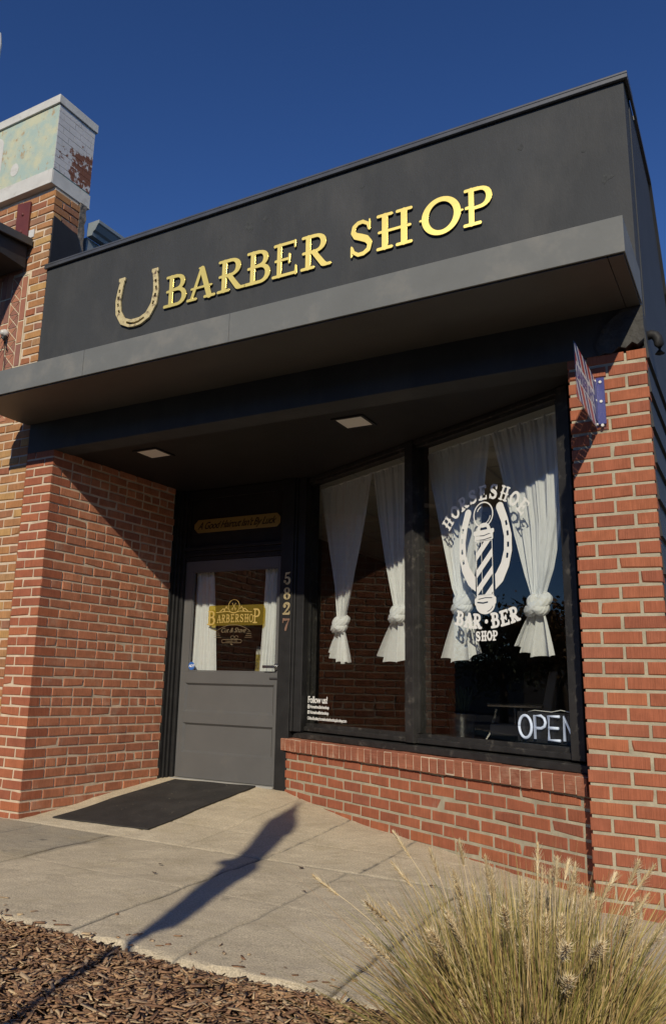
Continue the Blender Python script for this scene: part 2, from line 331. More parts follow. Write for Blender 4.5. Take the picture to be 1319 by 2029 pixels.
def frameM(o, x, y, z):
    M_ = Matrix((Vector(x), Vector(y), Vector(z))).transposed().to_4x4(); M_.translation = Vector(o); return M_
def front(x, z, y): return frameM((x,y,z), (1,0,0), (0,0,1), (0,-1,0))
def onwall(s, z, off): return frameM(W(s,z,off), -WD, (0,0,1), WN)
def join_meshes(name, mes, mts):
    mb = MB()
    for me, mi in mes:
        mb.add([v.co for v in me.vertices], [tuple(p.vertices) for p in me.polygons], .5, mi)
    me = bpy.data.meshes.new(name); me.from_pydata(mb.v, [], mb.f); me.polygons.foreach_set('material_index', mb.mi)
    for t in mts: me.materials.append(t)
    return me

# ------------------------------------------------------------------ letters (unit height, stroke weight k)
def glyph(P, ch, k=1.):
    t = .085*k; f = .045*max(1, k*.9); h = .036*k
    def serif(x0, x1, y): return S_seg(P, (x0,y), (x1,y), f)
    L = []
    if ch in 'BRPEHK':
        L += [S_seg(P, (.24,.08), (.24,.92), t)]
    if ch in 'BRP':
        L += [serif(.06,.45,.95), S_seg(P, (.08,.5), (.24,.5), h*1.2)]
    if ch == 'B':
        L += [S_path(P, [(.3,.94)]+arc(.46,.735,.24,.2,80,-80)+[(.3,.52)], [.05]+[.05,.055,.065,.08,.09,.09,.09,.08,.065,.055,.05]+[.045]),
              S_path(P, [(.3,.52)]+arc(.5,.285,.28,.235,85,-85)+[(.0,.05)], [.045]+[.05,.055,.065,.08,.09,.095,.09,.08,.065,.055,.05]+[.05])]
    if ch == 'R':
        L += [S_path(P, [(.3,.94)]+arc(.48,.72,.25,.22,80,-80)+[(.3,.49)], [.05]+[.05,.055,.065,.08,.09,.09,.09,.08,.065,.055,.05]+[.045]),
              S_path(P, [(.42,.48),(.72,.1),(.8,.06)], [.075*k,.085*k,.06]), serif(.04,.42,.05), serif(.74,.95,.05)]
    if ch == 'P':
        L += [S_path(P, [(.3,.94)]+arc(.5,.70,.28,.235,85,-85)+[(.3,.455)], [.05]+[.05,.055,.065,.08,.09,.095,.09,.08,.065,.055,.05]+[.045]), serif(.03,.50,.05)]
    if ch == 'A':
        L += [S_seg(P, (.16,.06), (.47,.93), .055*k), S_seg(P, (.5,.93), (.80,.06), .09*k), S_seg(P, (.40,.97), (.5,.97), .03), S_seg(P, (.14,.37), (.86,.37), .036*max(k,1)),
              serif(.02,.32,.045), serif(.64,.98,.045)]
    if ch == 'E':
        L += [serif(.06,.76,.95), S_path(P, [(.80,.97),(.80,.80)], [.04,.035]), serif(.02,.78,.05), S_path(P, [(.84,.03),(.84,.24)], [.05,.035]), S_seg(P, (.1,.5), (.58,.5), .04*max(k,1)), S_seg(P, (.6,.62), (.6,.38), .038)]
    if ch == 'H':
        L += [S_seg(P, (.76,.08), (.76,.92), t), serif(.05,.42,.95), serif(.05,.42,.05), serif(.58,.95,.95), serif(.58,.95,.05), S_seg(P, (.08,.5), (.92,.5), .04*max(k,1))]
    if ch == 'O':
        L += [np.maximum(S_ell(P, (.5,.5), .47,.5), -S_ell(P, (.5,.5), .47-.17*k, .5-.13*k)), S_seg(P, (.0,.5), (.12,.5), .03*k), S_seg(P, (.88,.5), (1.0,.5), .03*k)]
    if ch == 'S':
        L += [S_path(P, [(.74,.72),(.70,.86),(.52,.945),(.34,.93),(.20,.84),(.17,.70),(.26,.59),(.46,.52),(.66,.44),(.78,.32),(.74,.15),(.56,.06),(.36,.055),(.20,.14),(.14,.27)],
                [.04,.05,.055,.06*k,.075*k,.085*k,.095*k,.1*k,.1*k,.09*k,.075*k,.06*k,.055,.05,.04]), S_seg(P, (.77,.95), (.77,.70), .036), S_seg(P, (.11,.05), (.11,.30), .036)]
    if ch == '5':
        L += [S_path(P, [(.84,.97),(.6,.88),(.32,.88)], [.03,.08,.075]), S_path(P, [(.33,.86),(.24,.5)], [.06,.045]), S_path(P, [(.27,.52)]+arc(.45,.32,.33,.25,90,-110,12), [.05]+[.06,.07,.09,.11,.12,.12,.12,.11,.1,.09,.08,.07,.06]), S_ell(P, (.2,.25), .16,.12)]
    if ch == '8':
        L += [np.maximum(S_ell(P, (.5,.75), .36,.25), -S_ell(P, (.5,.75), .13,.15)), np.maximum(S_ell(P, (.5,.27), .42,.27), -S_ell(P, (.5,.27), .14,.16))]
    if ch == '2':
        L += [S_ell(P, (.26,.68), .17,.13), S_path(P, arc(.47,.72,.33,.2,190,-20,10)+[(.62,.45),(.2,.12)], [.06,.06,.07,.08,.09,.1,.12,.12,.12,.11,.1,.09,.05]), S_path(P, [(.1,.08),(.82,.08),(.86,.3)], [.08,.09,.03])]
    if ch == '7':
        L += [S_path(P, [(.1,.66),(.14,.95),(.3,.87),(.88,.9)], [.05,.05,.1,.06]), S_path(P, [(.85,.88),(.56,.42),(.45,.12)], [.04,.1,.13])]
    return np.minimum.reduce(L)
def letter_mesh(ch, M, wdt, hgt, k=1., res=.012, extrude=.006, bevel=.002, fat=0.):
    def fn(P):
        Q = P/np.array([wdt, hgt]); return (glyph(Q, ch, k)-fat)*min(wdt, hgt)
    r = res*hgt
    return sdf_mesh('letter', fn, (-.1*wdt, 1.12*wdt, -.06*hgt, 1.06*hgt), r, extrude, bevel, M)

# ------------------------------------------------------------------ brickwork
H = .0775; ZR = lambda k: (37.6-k)*H      # course k has its bottom edge at ZR(k)
def brick_box(mb, o, u, n, u0, u1, z0, z1, depth, j=1., dv=None):
    """one brick, front face on the plane through o spanned by u and z, with outward normal n"""
    o = Vector(o); u = Vector(u); n = Vector(n); Z = Vector((0,0,1))
    dn = random.gauss(0, .0012)*j; t0 = random.gauss(0, .0007)*j; t1 = random.gauss(0, .0007)*j
    u0 += random.gauss(0, .0012)*j; u1 += random.gauss(0, .0012)*j; z0 += random.gauss(0, .0009)*j; z1 += random.gauss(0, .0009)*j
    q = [(u0,z0),(u1,z0),(u1,z1),(u0,z1)]; sg = [(1,1),(-1,1),(-1,-1),(1,-1)]
    fr = []; ed = []; bk = []
    for i, (a, b) in enumerate(q):
        c = random.uniform(.002, .0045) + (random.uniform(.004, .012) if random.random() < .06*j else 0)
        fr.append(o+u*(a+sg[i][0]*c)+Z*(b+sg[i][1]*c)+n*(dn+t0*sg[i][0]+t1*sg[i][1]))
        ed.append(o+u*a+Z*b+n*(dn-c)); bk.append(o+u*a+Z*b+(dv*depth if dv is not None else -n*depth))
    vs = fr+ed+bk; fs = [(0,1,2,3)]
    for i in range(4): k = (i+1) % 4; fs += [(i,k,4+k,4+i), (4+i,4+k,8+k,8+i)]
    mb.add(vs, fs, random.random())
BL, BH, J = .2030, .0950, .0150; BT = H-.0162
def run(mb, o, u, n, L, k0, k1, start=lambda k: 0., stretch=BL, header_rows=(), depth=.05, clip_end=True, zmax=None):
    for k in range(k0, k1):
        z0 = ZR(k)+.0075; z1 = z0+BT
        a = start(k); first = True
        if k in header_rows: lens = None
        while a < L-.012:
            ln = BH if k in header_rows else stretch
            b = min(a+ln, L)
            if L-b < .03: b = L
            if b-a > .02: brick_box(mb, o, u, n, max(a,0.), b, z0, z1, depth)
            a = b+J
def quad_wall(mb, o, u, n, L, z0, z1, back, thick):
    o = Vector(o); u = Vector(u); n = Vector(n); Z = Vector((0,0,1))
    a = o-n*back; b = o-n*(back+thick)
    mb.hexa([a+Z*z0, a+u*L+Z*z0, b+u*L+Z*z0, b+Z*z0, a+Z*z1, a+u*L+Z*z1, b+u*L+Z*z1, b+Z*z1])

# ================================================================== GROUND
def gz(x, y):
    y = np.asarray(y, float); x = np.asarray(x, float)
    k = .118-.052*np.clip((x+3.4)/1.2, 0, 1)
    return np.where(y < 0, .0125*y, k*np.clip(y, 0, 1.66)*np.clip(.55+y*.6, 0, 1))-.012*np.clip((x+4.5)/4.5, 0, 2)
def sidewalk():
    xs = np.concatenate([np.arange(-9, -5.4, .06), np.arange(-5.4, 1.6, .012), np.arange(1.6, 6, .08)]); ys = np.arange(-1.72, 1.9, .012)
    # recess boundary: only the street side strip exists for x beyond the shop
    X, Y = np.meshgrid(xs, ys, indexing='ij'); Z = gz(X, Y)
    n1 = rng.normal(0, 1, X.shape)
    def blur(a, k):
        for _ in range(k): a = (a+np.roll(a,1,0)+np.roll(a,-1,0)+np.roll(a,1,1)+np.roll(a,-1,1))/5
        return a
    b1 = blur(n1, 6); b2 = blur(rng.normal(0,1,X.shape), 60); b1 /= b1.std(); b2 /= b2.std()
    Z = Z+b1*.0006+b2*.0012
    tone = np.full(X.shape, .75)+b2*.02
    wob = b2*.006
    def vgroove(xc, y0, y1, wdt, dep, dk, slope=0.):
        d = np.abs(X-(xc+slope*(Y-y0))+wob*.5); g = np.exp(-(d/wdt)**2)*((Y > y0)&(Y < y1)); return g*dep, g*dk
    def hgroove(yc, x0, x1, wdt, dep, dk):
        d = np.abs(Y-yc+wob); g = np.exp(-(d/wdt)**2)*((X > x0)&(X < x1)); return g*dep, g*dk
    rec = Y > 0
    slab = np.floor((X+.0)/.62)*7+np.floor(Y/.86)*13
    tone += (np.sin(slab*12.9898)*43758.5453 % 1-.5)*.07
    for xc, dk, wd in [(-5.35,.35,.012),(-4.15,.2,.01),(-3.5,.5,.014),(-2.96,.14,.009),(-2.27,.85,.011),(-1.68,.5,.010),(-1.0,.9,.012),(-.35,.3,.01),(.3,.4,.01),(.95,.4,.01)]:
        a, b = vgroove(xc, -1.72, -.02, wd, .006*dk/.5, dk, -.05); Z -= a; tone -= b
    for xc, dk in [(-2.96,.45),(-2.34,.8),(-1.70,.95),(-1.08,.4),(-3.5,.25)]:
        a, b = vgroove(xc, .02, 1.7, .012, .006, dk, .0); Z -= a; tone -= b*(.6+.5*np.clip(b1,-1,1)*.4)
    a, b = hgroove(-.012, -9, 6, .012, .009, .55); Z -= a; tone -= b
    a, b = hgroove(.05, -4.5, 1.2, .014, .0, -.12); tone -= b*(b1 > .1)
    a, b = hgroove(-.83, -9, 6, .007, .003, -.10); Z -= a; tone -= b
    a, b = hgroove(.47, -4.5, 1.2, .010, .003, .18); Z -= a; tone -= b
    # older grey repair slab by the neighbour
    rep = (X < -3.5)&(Y < -.02)&(Y > -.83); tone = np.where(rep, tone-.36, tone)
    wht = np.exp(-((Y-.10)/.10)**2)*((X > -4.4)&(X < -3.3)); tone += wht*.22*(.7+.3*b1)
    # spots of gum and dirt
    for _ in range(90):
        px, py = rng.uniform(-5,0.5), rng.uniform(-1.7,1.3); r = rng.uniform(.008,.022)
        tone -= np.exp(-(((X-px)/(r*1.6))**2+((Y-py)/r)**2)**1.5)*rng.uniform(.1,.4)
    # crumbled outer edge
    ed = np.clip((Y+1.72)/.05, 0, 1); Z -= (1-ed)*(.010+.008*b1); tone -= (1-ed)*(.16+.10*b1)
    Z = np.where(Y < ys[0]+.02+.016*np.clip(b2,-1,1.5), Z-.03, Z)
    tone = np.clip(tone, 0, 1)
    nx, ny = X.shape; V = np.stack([X, Y, Z], -1).reshape(-1, 3)
    idx = np.arange(nx*ny).reshape(nx, ny); Fq = np.stack([idx[:-1,:-1], idx[1:,:-1], idx[1:,1:], idx[:-1,1:]], -1).reshape(-1, 4)
    me = bpy.data.meshes.new('sidewalk'); me.vertices.add(len(V)); me.vertices.foreach_set('co', V.ravel())
    me.loops.add(Fq.size); me.loops.foreach_set('vertex_index', Fq.ravel().astype(np.int32)); me.polygons.add(len(Fq))
    me.polygons.foreach_set('loop_start', (np.arange(len(Fq))*4).astype(np.int32)); me.polygons.foreach_set('loop_total', np.full(len(Fq), 4, np.int32)); me.update(calc_edges=True)
    at = me.attributes.new('tone', 'FLOAT', 'POINT'); at.data.foreach_set('value', tone.ravel().astype(np.float32))
    me.polygons.foreach_set('use_smooth', [True]*len(Fq)); me.materials.append(MT['conc'])
    structure(link('sidewalk', me))
sidewalk()
mb = MB(); mb.add([(-600,-600,-.30),(600,-600,-.30),(600,600,-.30),(-600,600,-.30)], [(0,1,2,3)]); structure(mb.build('ground', MT['soil'], fix=False))
mb = MB(); mb.add([(-300,-14,-.27),(300,-14,-.27),(300,-6.2,-.27),(-300,-6.2,-.27)], [(0,1,2,3)]); structure(mb.build('road', MT['road'], fix=False))
mb = MB(); mb.box((-300,-6.2,-.3),(300,-5.95,-.14)); structure(mb.build('kerb', MT['conc']))
def soilbed():
    xs = np.linspace(-6, 4, 120); ys = np.linspace(-5.95, -1.66, 60); X, Y = np.meshgrid(xs, ys, indexing='ij')
    Z = -.075+.012*np.sin(X*3.1)+.01*np.cos(Y*4.3+X)-.03*np.clip(Y+1.8, 0, 1)*3
    V = np.stack([X,Y,Z],-1).reshape(-1,3); nx, ny = X.shape; I = np.arange(nx*ny).reshape(nx,ny)
    me = bpy.data.meshes.new('planting_bed'); me.from_pydata(V.tolist(), [], np.stack([I[:-1,:-1],I[1:,:-1],I[1:,1:],I[:-1,1:]],-1).reshape(-1,4).tolist()); me.materials.append(MT['soil'])
    structure(link('planting_bed', me))
soilbed()
def mulch():
    n = 34000; x = rng.uniform(-3.6, .9, n); y = rng.uniform(-2.95, -1.70, n)
    y = np.where(rng.random(n) < .12, rng.normal(-1.80, .06, n), y); y = np.minimum(y, -1.69+.02*np.sin(x*9))
    edge = np.clip((-1.70-y)/.12, 0, 1); z = -.072+.055*edge+.012*np.sin(x*5)*np.cos(y*7)*edge+rng.uniform(-.012,.014,n)
    L = rng.gamma(4, .0072, n)+.008; Wd = rng.uniform(.004,.011,n)*(1+L*8); T = rng.uniform(.001,.0035,n)
    L = np.minimum(L, .065); big = rng.random(n) < .03; sp = np.arange(n) < 90; y = np.where(sp, -1.70+rng.exponential(.09, n), y); z = np.where(sp, gz(x, y)+.004, z); L = np.where(sp, L*.8, L); L = np.where(big, L*1.9, L)
    a = rng.uniform(0, 2*math.pi, n); tilt = rng.normal(0, .22, n)*np.where(sp, .2, 1); roll = rng.normal(0, .35, n)
    c = np.array([[-1,-1,-1],[1,-1,-1],[1,1,-1],[-1,1,-1],[-1,-1,1],[1,-1,1],[1,1,1],[-1,1,1]], float)
    P = c[None]*np.stack([L/2, Wd/2, T/2], -1)[:,None,:]
    P = P*(1+rng.uniform(-.35,.25,(n,8,1))*np.array([1,1.2,.6]))
    ca, sa, ct, st, cr, sr = np.cos(a), np.sin(a), np.cos(tilt), np.sin(tilt), np.cos(roll), np.sin(roll)
    y1 = P[...,1]*cr[:,None]-P[...,2]*sr[:,None]; z1 = P[...,1]*sr[:,None]+P[...,2]*cr[:,None]; x1 = P[...,0]
    x2 = x1*ct[:,None]-z1*st[:,None]; z2 = x1*st[:,None]+z1*ct[:,None]
    X = x2*ca[:,None]-y1*sa[:,None]+x[:,None]; Y = x2*sa[:,None]+y1*ca[:,None]+y[:,None]; Z = z2+z[:,None]
    V = np.stack([X,Y,Z],-1).reshape(-1,3)
    f = np.array([(3,2,1,0),(4,5,6,7),(0,1,5,4),(1,2,6,5),(2,3,7,6),(3,0,4,7)]); Fq = (f[None]+8*np.arange(n)[:,None,None]).reshape(-1,4)
    me = bpy.data.meshes.new('bark_mulch'); me.vertices.add(len(V)); me.vertices.foreach_set('co', V.ravel())
    me.loops.add(Fq.size); me.loops.foreach_set('vertex_index', Fq.ravel().astype(np.int32)); me.polygons.add(len(Fq))
    me.polygons.foreach_set('loop_start', (np.arange(len(Fq))*4).astype(np.int32)); me.polygons.foreach_set('loop_total', np.full(len(Fq),4,np.int32)); me.update(calc_edges=True)
    at = me.attributes.new('tone','FLOAT','POINT'); at.data.foreach_set('value', np.repeat(rng.random(n)**1.25, 8).astype(np.float32))
    me.materials.append(MT['wood']); o = link('bark_mulch', me)
    tag(o, 'brown shredded bark mulch covering the bed along the sidewalk edge', 'mulch', kind='stuff')
mulch()

# ================================================================== THE SHOP BUILDING
shop = thing('shop_building', 'single storey black and red brick shop with grey canopy and recessed entrance', 'building', (-2.4, 0, 0))
XL = -4.835
# parapet and beam (one L-shaped black plaster face)
mb = MB(); mb.box((XL, 0, 3.155), (-.004, .20, 4.64)); mb.build('parapet_wall', MT['plaster'], shop, bevel=.006)
def jag_beam():
    # beam under the canopy, lower edge broken near the right corner
    pts = [(XL,2.893),(-.42,2.893),(-.30,2.895),(-.22,2.893),(-.20,2.905),(-.17,2.898),(-.12,2.93),(-.09,2.918),(-.055,2.945),(-.03,2.925),(.004,2.95),(.004,3.154),(XL,3.154)]
    mb = MB(); mb.prism(pts, 1, -.004, .20); return mb.build('lintel_beam', MT['plaster'], shop, bevel=.004)
jag_beam()
mb = MB()
pts = [(-.235,2.890),(-.20,2.902),(-.165,2.893),(-.125,2.925),(-.09,2.912),(-.055,2.942),(-.03,2.922),(.008,2.952),(.010,3.146),(-.10,3.146),(-.20,3.06),(-.25,2.96)]
mb.prism(pts, 1, -.012, -.0045); mb.build('broken_plaster', MT['rough_plaster'], shop)
rs_ = random.Random(4)

for (x, z, r) in [(-2.66,4.42,.045),(-2.52,4.44,.022),(-2.93,4.40,.018),(-1.72,4.45,.014),(-3.6,4.47,.016),(-1.55,3.85,.014),(-.25,4.22,.012),(-.40,3.50,.030),(-.62,4.38,.02),(-.13,4.0,.035)]:
    pts_ = [(x+r*rs_.uniform(.5,1.2)*math.cos(i*.7), z+r*1.2*rs_.uniform(.4,1.2)*math.sin(i*.7)) for i in range(9)]
    mb = MB(); mb.prism(pts_, 1, -.0012, .002); mb.build('plaster_scuff', MT['scuff'], shop)
# metal cap
mb = MB(); mb.box((XL-.01, -.028, 4.642), (.022, .23, 4.658)); mb.box((XL-.01, -.028, 4.612), (.022, -.006, 4.640))
mb.box((.006,-.004,4.612),(.022,.40,4.640)); mb.build('cap_flashing', MT['cap'], shop, bevel=.003)
# canopy
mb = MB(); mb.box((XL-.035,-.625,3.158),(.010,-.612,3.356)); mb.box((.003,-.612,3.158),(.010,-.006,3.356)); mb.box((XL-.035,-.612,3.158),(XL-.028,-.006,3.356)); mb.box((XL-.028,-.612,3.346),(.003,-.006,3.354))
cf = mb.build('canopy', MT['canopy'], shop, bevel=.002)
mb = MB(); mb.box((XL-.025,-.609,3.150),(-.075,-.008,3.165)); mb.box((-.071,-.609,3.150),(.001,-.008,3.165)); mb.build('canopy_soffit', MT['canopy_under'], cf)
for x in (-3.62, -2.35):
    mb = MB(); mb.box((x,-.6265,3.157),(x+.002,-.6253,3.357)); mb.build('seam', MT['awnedge'], cf)
# right side wall, stepped top, lapped boards on the lower part
mb = MB(); mb.prism([(.03,-.25),(9,-.25),(9,3.2),(3.0,3.2),(1.72,4.02),(1.40,4.32),(1.10,4.58),(.205,4.64),(.205,2.96),(.06,2.95),(.03,2.88)], 0, -.03, .0)
mb.build('side_wall', MT['siding'], shop)
mb = MB()
for i in range(15):
    z = .05+i*.2
    mb.hexa([(.0005,.03,z),(.022,.03,z),(.022,8.9,z),(.0005,8.9,z),(.0005,.03,z+.195),(.006,.03,z+.195),(.006,8.9,z+.195),(.0005,8.9,z+.195)])
mb.build('siding_board', MT['siding'], shop)
mb = MB(); mb.prism([(.41,4.630),(1.10,4.585),(1.40,4.325),(1.72,4.025),(3.0,3.205),(3.0,3.235),(1.735,4.055),(1.41,4.355),(1.105,4.618),(.41,4.662)], 0, -.06, .018); mb.build('side_flashing', MT['cap'], shop)
mb = MB(); mb.tube([(-.01,.2,3.045),(.025,.2,3.055),(.045,.2,3.045),(.058,.2,3.02),(.063,.2,2.985),(.062,.2,2.93),(.062,.2,2.918)], [.026,.027,.027,.027,.027,.026,.031], 14)
mb.build('vent_elbow', MT['blackpaint'], shop, smooth=True)
# ceiling of the recess
mb = MB(); mb.prism([(-4.60,.2005),(-.02,.2005),(-.30,.50),(-3.2,1.98),(-4.60,1.98)], 2, 2.897, 2.95); mb.build('entrance_ceiling', MT['ceiling'], shop)
for (x, y) in [(-3.825,.44),(-1.975,.435)]:
    mb = MB(); q = .125; i = .102
    for a in ((x-q,y-q,x+q,y-i),(x-q,y+i,x+q,y+q),(x-q,y-i,x-i,y+i),(x+i,y-i,x+q,y+i)): mb.box((a[0],a[1],2.886),(a[2],a[3],2.8965))
    lf = mb.build('ceiling_light', MT['blackpaint'], shop, bevel=.002)
    mb = MB(); mb.box((x-i+.001,y-i+.001,2.891),(x+i-.001,y+i-.001,2.8962)); mb.build('diffuser', MT['light'], lf)

# ---- brick piers and walls
pr = MB(); U = (1,0,0); N = (0,-1,0)
XP0, XP1 = -.4075, .0095
for k in range(1, 41):
    z0 = ZR(k)+.0075; z1 = z0+BT; f = .2025; hb = .0955
    if k == 1: z1 -= .008
    segs = [(XP0,XP0+hb),(XP0+hb+J,XP0+hb+J+f-.012),(XP0+hb+f+2*J-.012,XP1)] if k % 2 == 1 else [(XP0,XP0+f),(XP0+f+J,XP1)]
    for i, (a, b) in enumerate(segs):
        brick_box(pr, (0,0,0), U, N, a, b, z0, z1, .097)
pier_r = pr.build('brick_pier', MT['brick'], shop)
mb = MB(); mb.box((XP0+.008,.0065,-.1),(.0045,.42,2.888)); mb.build('pier_mortar', MT['mortar'], shop)
# left return face of the right pier
mb = MB(); 
for k in range(1, 41):
    z0 = ZR(k)+.0075; z1 = z0+BT
    a = .11 if k % 2 else .108
    brick_box(mb, (XP0,0,0), (0,1,0), (-1,0,0), a, a+.19, z0, z1, .03)
mb.build('pier_return', MT['brick'], shop)
# left pier + recess wall
PLX0, PLX1 = -4.838, -4.5215
ru = Vector((-4.4529+4.5215, 1.5143, 0)).normalized(); rn = Vector((ru.y, -ru.x, 0)); RL = 1.535
pl = MB(); rw = MB()
for k in range(1, 41):
    z0 = ZR(k)+.0075; z1 = z0+BT
    if k == 1: z1 -= .004
    full = .2065; hf = PLX1-PLX0-full-J
    if k % 2 == 1:   # stretcher at the corner on the front, header on the side
        brick_box(pl, (0,0,0), U, N, PLX1-full, PLX1, z0, z1, .0975, 1., ru); brick_box(pl, (0,0,0), U, N, PLX0, PLX1-full-J, z0, z1, .09)
        st = .0975+J
    else:
        brick_box(pl, (0,0,0), U, N, PLX1-hf, PLX1, z0, z1, .2055, 1., ru); brick_box(pl, (0,0,0), U, N, PLX0, PLX0+full, z0, z1, .09)
        st = .2055+J
    hdr = k in (3,9,15,21,27,33,39)
    a = st
    while a < RL-.015:
        b = min(a+(BH if hdr else BL), RL)
        if b-a > .02: brick_box(rw, (PLX1,0,0), ru, rn, a, b, z0, z1, .05, 1.)
        a = b+J
pl.build('brick_pier', MT['brick'], shop); rw.build('recess_brick_wall', MT['brick2'], shop)
mb = MB(); mb.box((PLX0+.002,.0065,-.1),(PLX1-.0105,.30,2.889)); quad_wall(mb, Vector((PLX1,0,0))+ru*.3005, ru, rn, RL-.31, -.1, 2.889, .0050, .2); 
quad_wall(mb, (PLX1,.008,0), ru, rn, .292, -.1, 2.8885, .0048, .0050)
mb.build('recess_mortar', MT['mortar2'], shop)
# low wall under the windows
lw = MB()
for k in range(31, 41):
    z0 = ZR(k)+.0075-.003; z1 = z0+BT
    if z0 > .5: continue
    z1 = min(z1, .492)
    if z1-z0 < .02: continue
    a = -.10+(.0 if k % 2 else -.109)+.05
    while a < 3.11:
        b = min(a+BL, 3.11)
        if 3.11-b < .05: b = 3.11
        brick_box(lw, W0-WN*.03, WD, WN, a, b, z0, z1, .05); a = b+J
lw.build('window_brick_wall', MT['brick'], shop)
mb = MB(); mb.hexa([W(-.03,-.1,.0345),W(3.10,-.1,.0345),W(3.10,-.1,.24),W(-.03,-.1,.24),W(-.03,.498,.0345),W(3.10,.498,.0345),W(3.10,.498,.24),W(-.03,.498,.24)]); mb.build('window_wall_mortar', MT['mortar'], shop)
rl = MB(); n = 40; pitch = 3.125/n
for i in range(n):
    a = -.005+i*pitch; b = a+pitch-.010; j = lambda s=.0012: random.gauss(0, s); dz = j(.0014); do = j(.0012); ch = .006+abs(j(.002))
    zb, zt, zk_ = .503+dz, .600+dz, .606+dz
    A = [W(a,zb,.004+do),W(b,zb,.004+do),W(b,zt-ch,.0+do),W(a,zt-ch,.0+do),W(b,zt,ch+do),W(a,zt,ch+do),W(b,zk_,.20),W(a,zk_,.20),W(b,zb,.20),W(a,zb,.20)]
    rl.add(A, [(0,1,2,3),(3,2,4,5),(5,4,6,7),(0,9,8,1),(0,3,5,7,9),(1,8,6,4,2)], random.random())
rlo = rl.build('rowlock_sill', MT['rowlock'], shop)
mb = MB(); wbox(mb, -.004, 3.115, .506, .5990, .0060, .19); mb.build('sill_mortar', MT['mortar2'], rlo)

# ---- window timberwork
wf = MB()
def slopebox(mb, s0, s1, z0, zf, zb, o0, o1):
    mb.hexa([W(s0,z0,o0),W(s1,z0,o0),W(s1,z0,o1),W(s0,z0,o1),W(s0,zf,o0),W(s1,zf,o0),W(s1,zb,o1),W(s0,zb,o1)])
slopebox(wf, -.045, 3.17, .607, .650, .664, .105, .34)
slopebox(wf, .1945, 1.5395, .667, .700, .706, .160, .192); slopebox(wf, 1.6325, 3.0295, .667, .700, .706, .160, .192)
win = wf.build('window_frame', MT['timber'], shop, bevel=.004)
for a, b in ((.1945,1.5395),(1.6325,3.0295)):
    mb = MB(); wbox(mb, a, b, .667, .732, .1925, .230); mb.build('bottom_rail', MT['timber'], win, bevel=.003)
    mb = MB(); wbox(mb, a, b, 2.838, 2.862, .165, .230); wbox(mb, a, b, 2.862, 2.894, .140, .30); mb.build('top_rail', MT['timber'], win, bevel=.003)
mb = MB(); wbox(mb, .097, .1935, .667, 2.893, .130, .30); mb.build('stile', MT['timber'], win, bevel=.004)
mb = MB(); wbox(mb, -.03, .094, .667, 2.891, .175, .33); mb.build('stile', MT['timber'], win, bevel=.003)
mb = MB(); wbox(mb, 1.5405, 1.6315, .667, 2.893, .130, .30); wbox(mb, 1.534, 1.5395, .734, 2.836, .172, .225); wbox(mb, 1.6325, 1.638, .734, 2.836, .172, .225); mb.build('mullion', MT['timber'], win, bevel=.004)
mb = MB(); wbox(mb, 3.0305, 3.055, .667, 2.893, .165, .30); wbox(mb, 3.056, 3.105, .667, 2.893, .130, .30); wbox(mb, 3.106, 3.125, .6655, 2.893, .155, .30); wbox(mb, 3.010, 3.0295, .734, 2.836, .172, .225); mb.build('stile', MT['timber'], win, bevel=.004)
for a, b in ((.194,1.533),(1.639,3.009)):
    mb = MB(); wbox(mb, a, b, .7325, 2.8375, .190, .195); mb.build('pane', MT['pane'], win)

# ---- entrance: jambs, transom, door
mb = MB()
mb.box((-3.275,1.620,.10),(-3.145,1.76,2.895)); mb.box((-3.144,1.632,.66),(-3.118,1.76,2.895)); mb.box((-3.117,1.645,.66),(-3.04,1.78,2.895))
mb.build('door_post', MT['jamb'], shop, bevel=.004)
mb = MB()
mb.box((-4.405,1.628,.12),(-4.372,1.76,2.893)); mb.box((-4.43,1.600,.12),(-4.407,1.76,2.894)); mb.box((-4.452,1.575,.12),(-4.432,1.76,2.895)); mb.box((-4.60,1.540,.12),(-4.454,1.76,2.8955))
mb.build('door_jamb', MT['jamb'], shop, bevel=.004)
mb = MB()
mb.box((-4.371,1.668,2.325),(-3.276,1.76,2.890)); mb.box((-4.371,1.632,2.235),(-3.276,1.76,2.262)); mb.box((-4.371,1.645,2.263),(-3.276,1.76,2.290)); mb.box((-4.371,1.628,2.292),(-3.276,1.76,2.323)); mb.box((-4.371,1.650,2.192),(-3.276,1.76,2.233))
mb.box((-4.371,1.648,2.80),(-3.276,1.667,2.889)); mb.box((-4.371,1.652,2.326),(-4.335,1.667,2.798)); mb.box((-3.312,1.652,2.326),(-3.2765,1.667,2.798))
mb.build('transom_panel', MT['jamb'], shop, bevel=.003)
mb = MB(); mb.box((-4.371,1.60,.178),(-3.276,1.76,.196)); mb.build('threshold', MT['paper'], shop, bevel=.003)
DX0, DX1, DZ0, DZ1, DY = -4.368, -3.279, .200, 2.188, 1.660
gx0, gx1, gz0, gz1 = -4.278, -3.318, 1.146, 2.088
mb = MB(); B = lambda a,b,c,d,y0=DY,y1=DY+.045: mb.box((a,y0,c),(b,y1,d))
px0, px1 = -4.305, -3.328
B(DX0,px0,DZ0,gz0-.0); B(px1,DX1,DZ0,gz0-.0)
B(px0+.0005,px1-.0005,1.040,gz0-.0002); B(px0+.0005,px1-.0005,.681,.782); B(px0+.0005,px1-.0005,DZ0+.0002,.420)
B(DX0,gx0,gz0+.0002,DZ1); B(gx1,DX1,gz0+.0002,DZ1); B(gx0+.0005,gx1-.0005,gz1,DZ1-.0003)
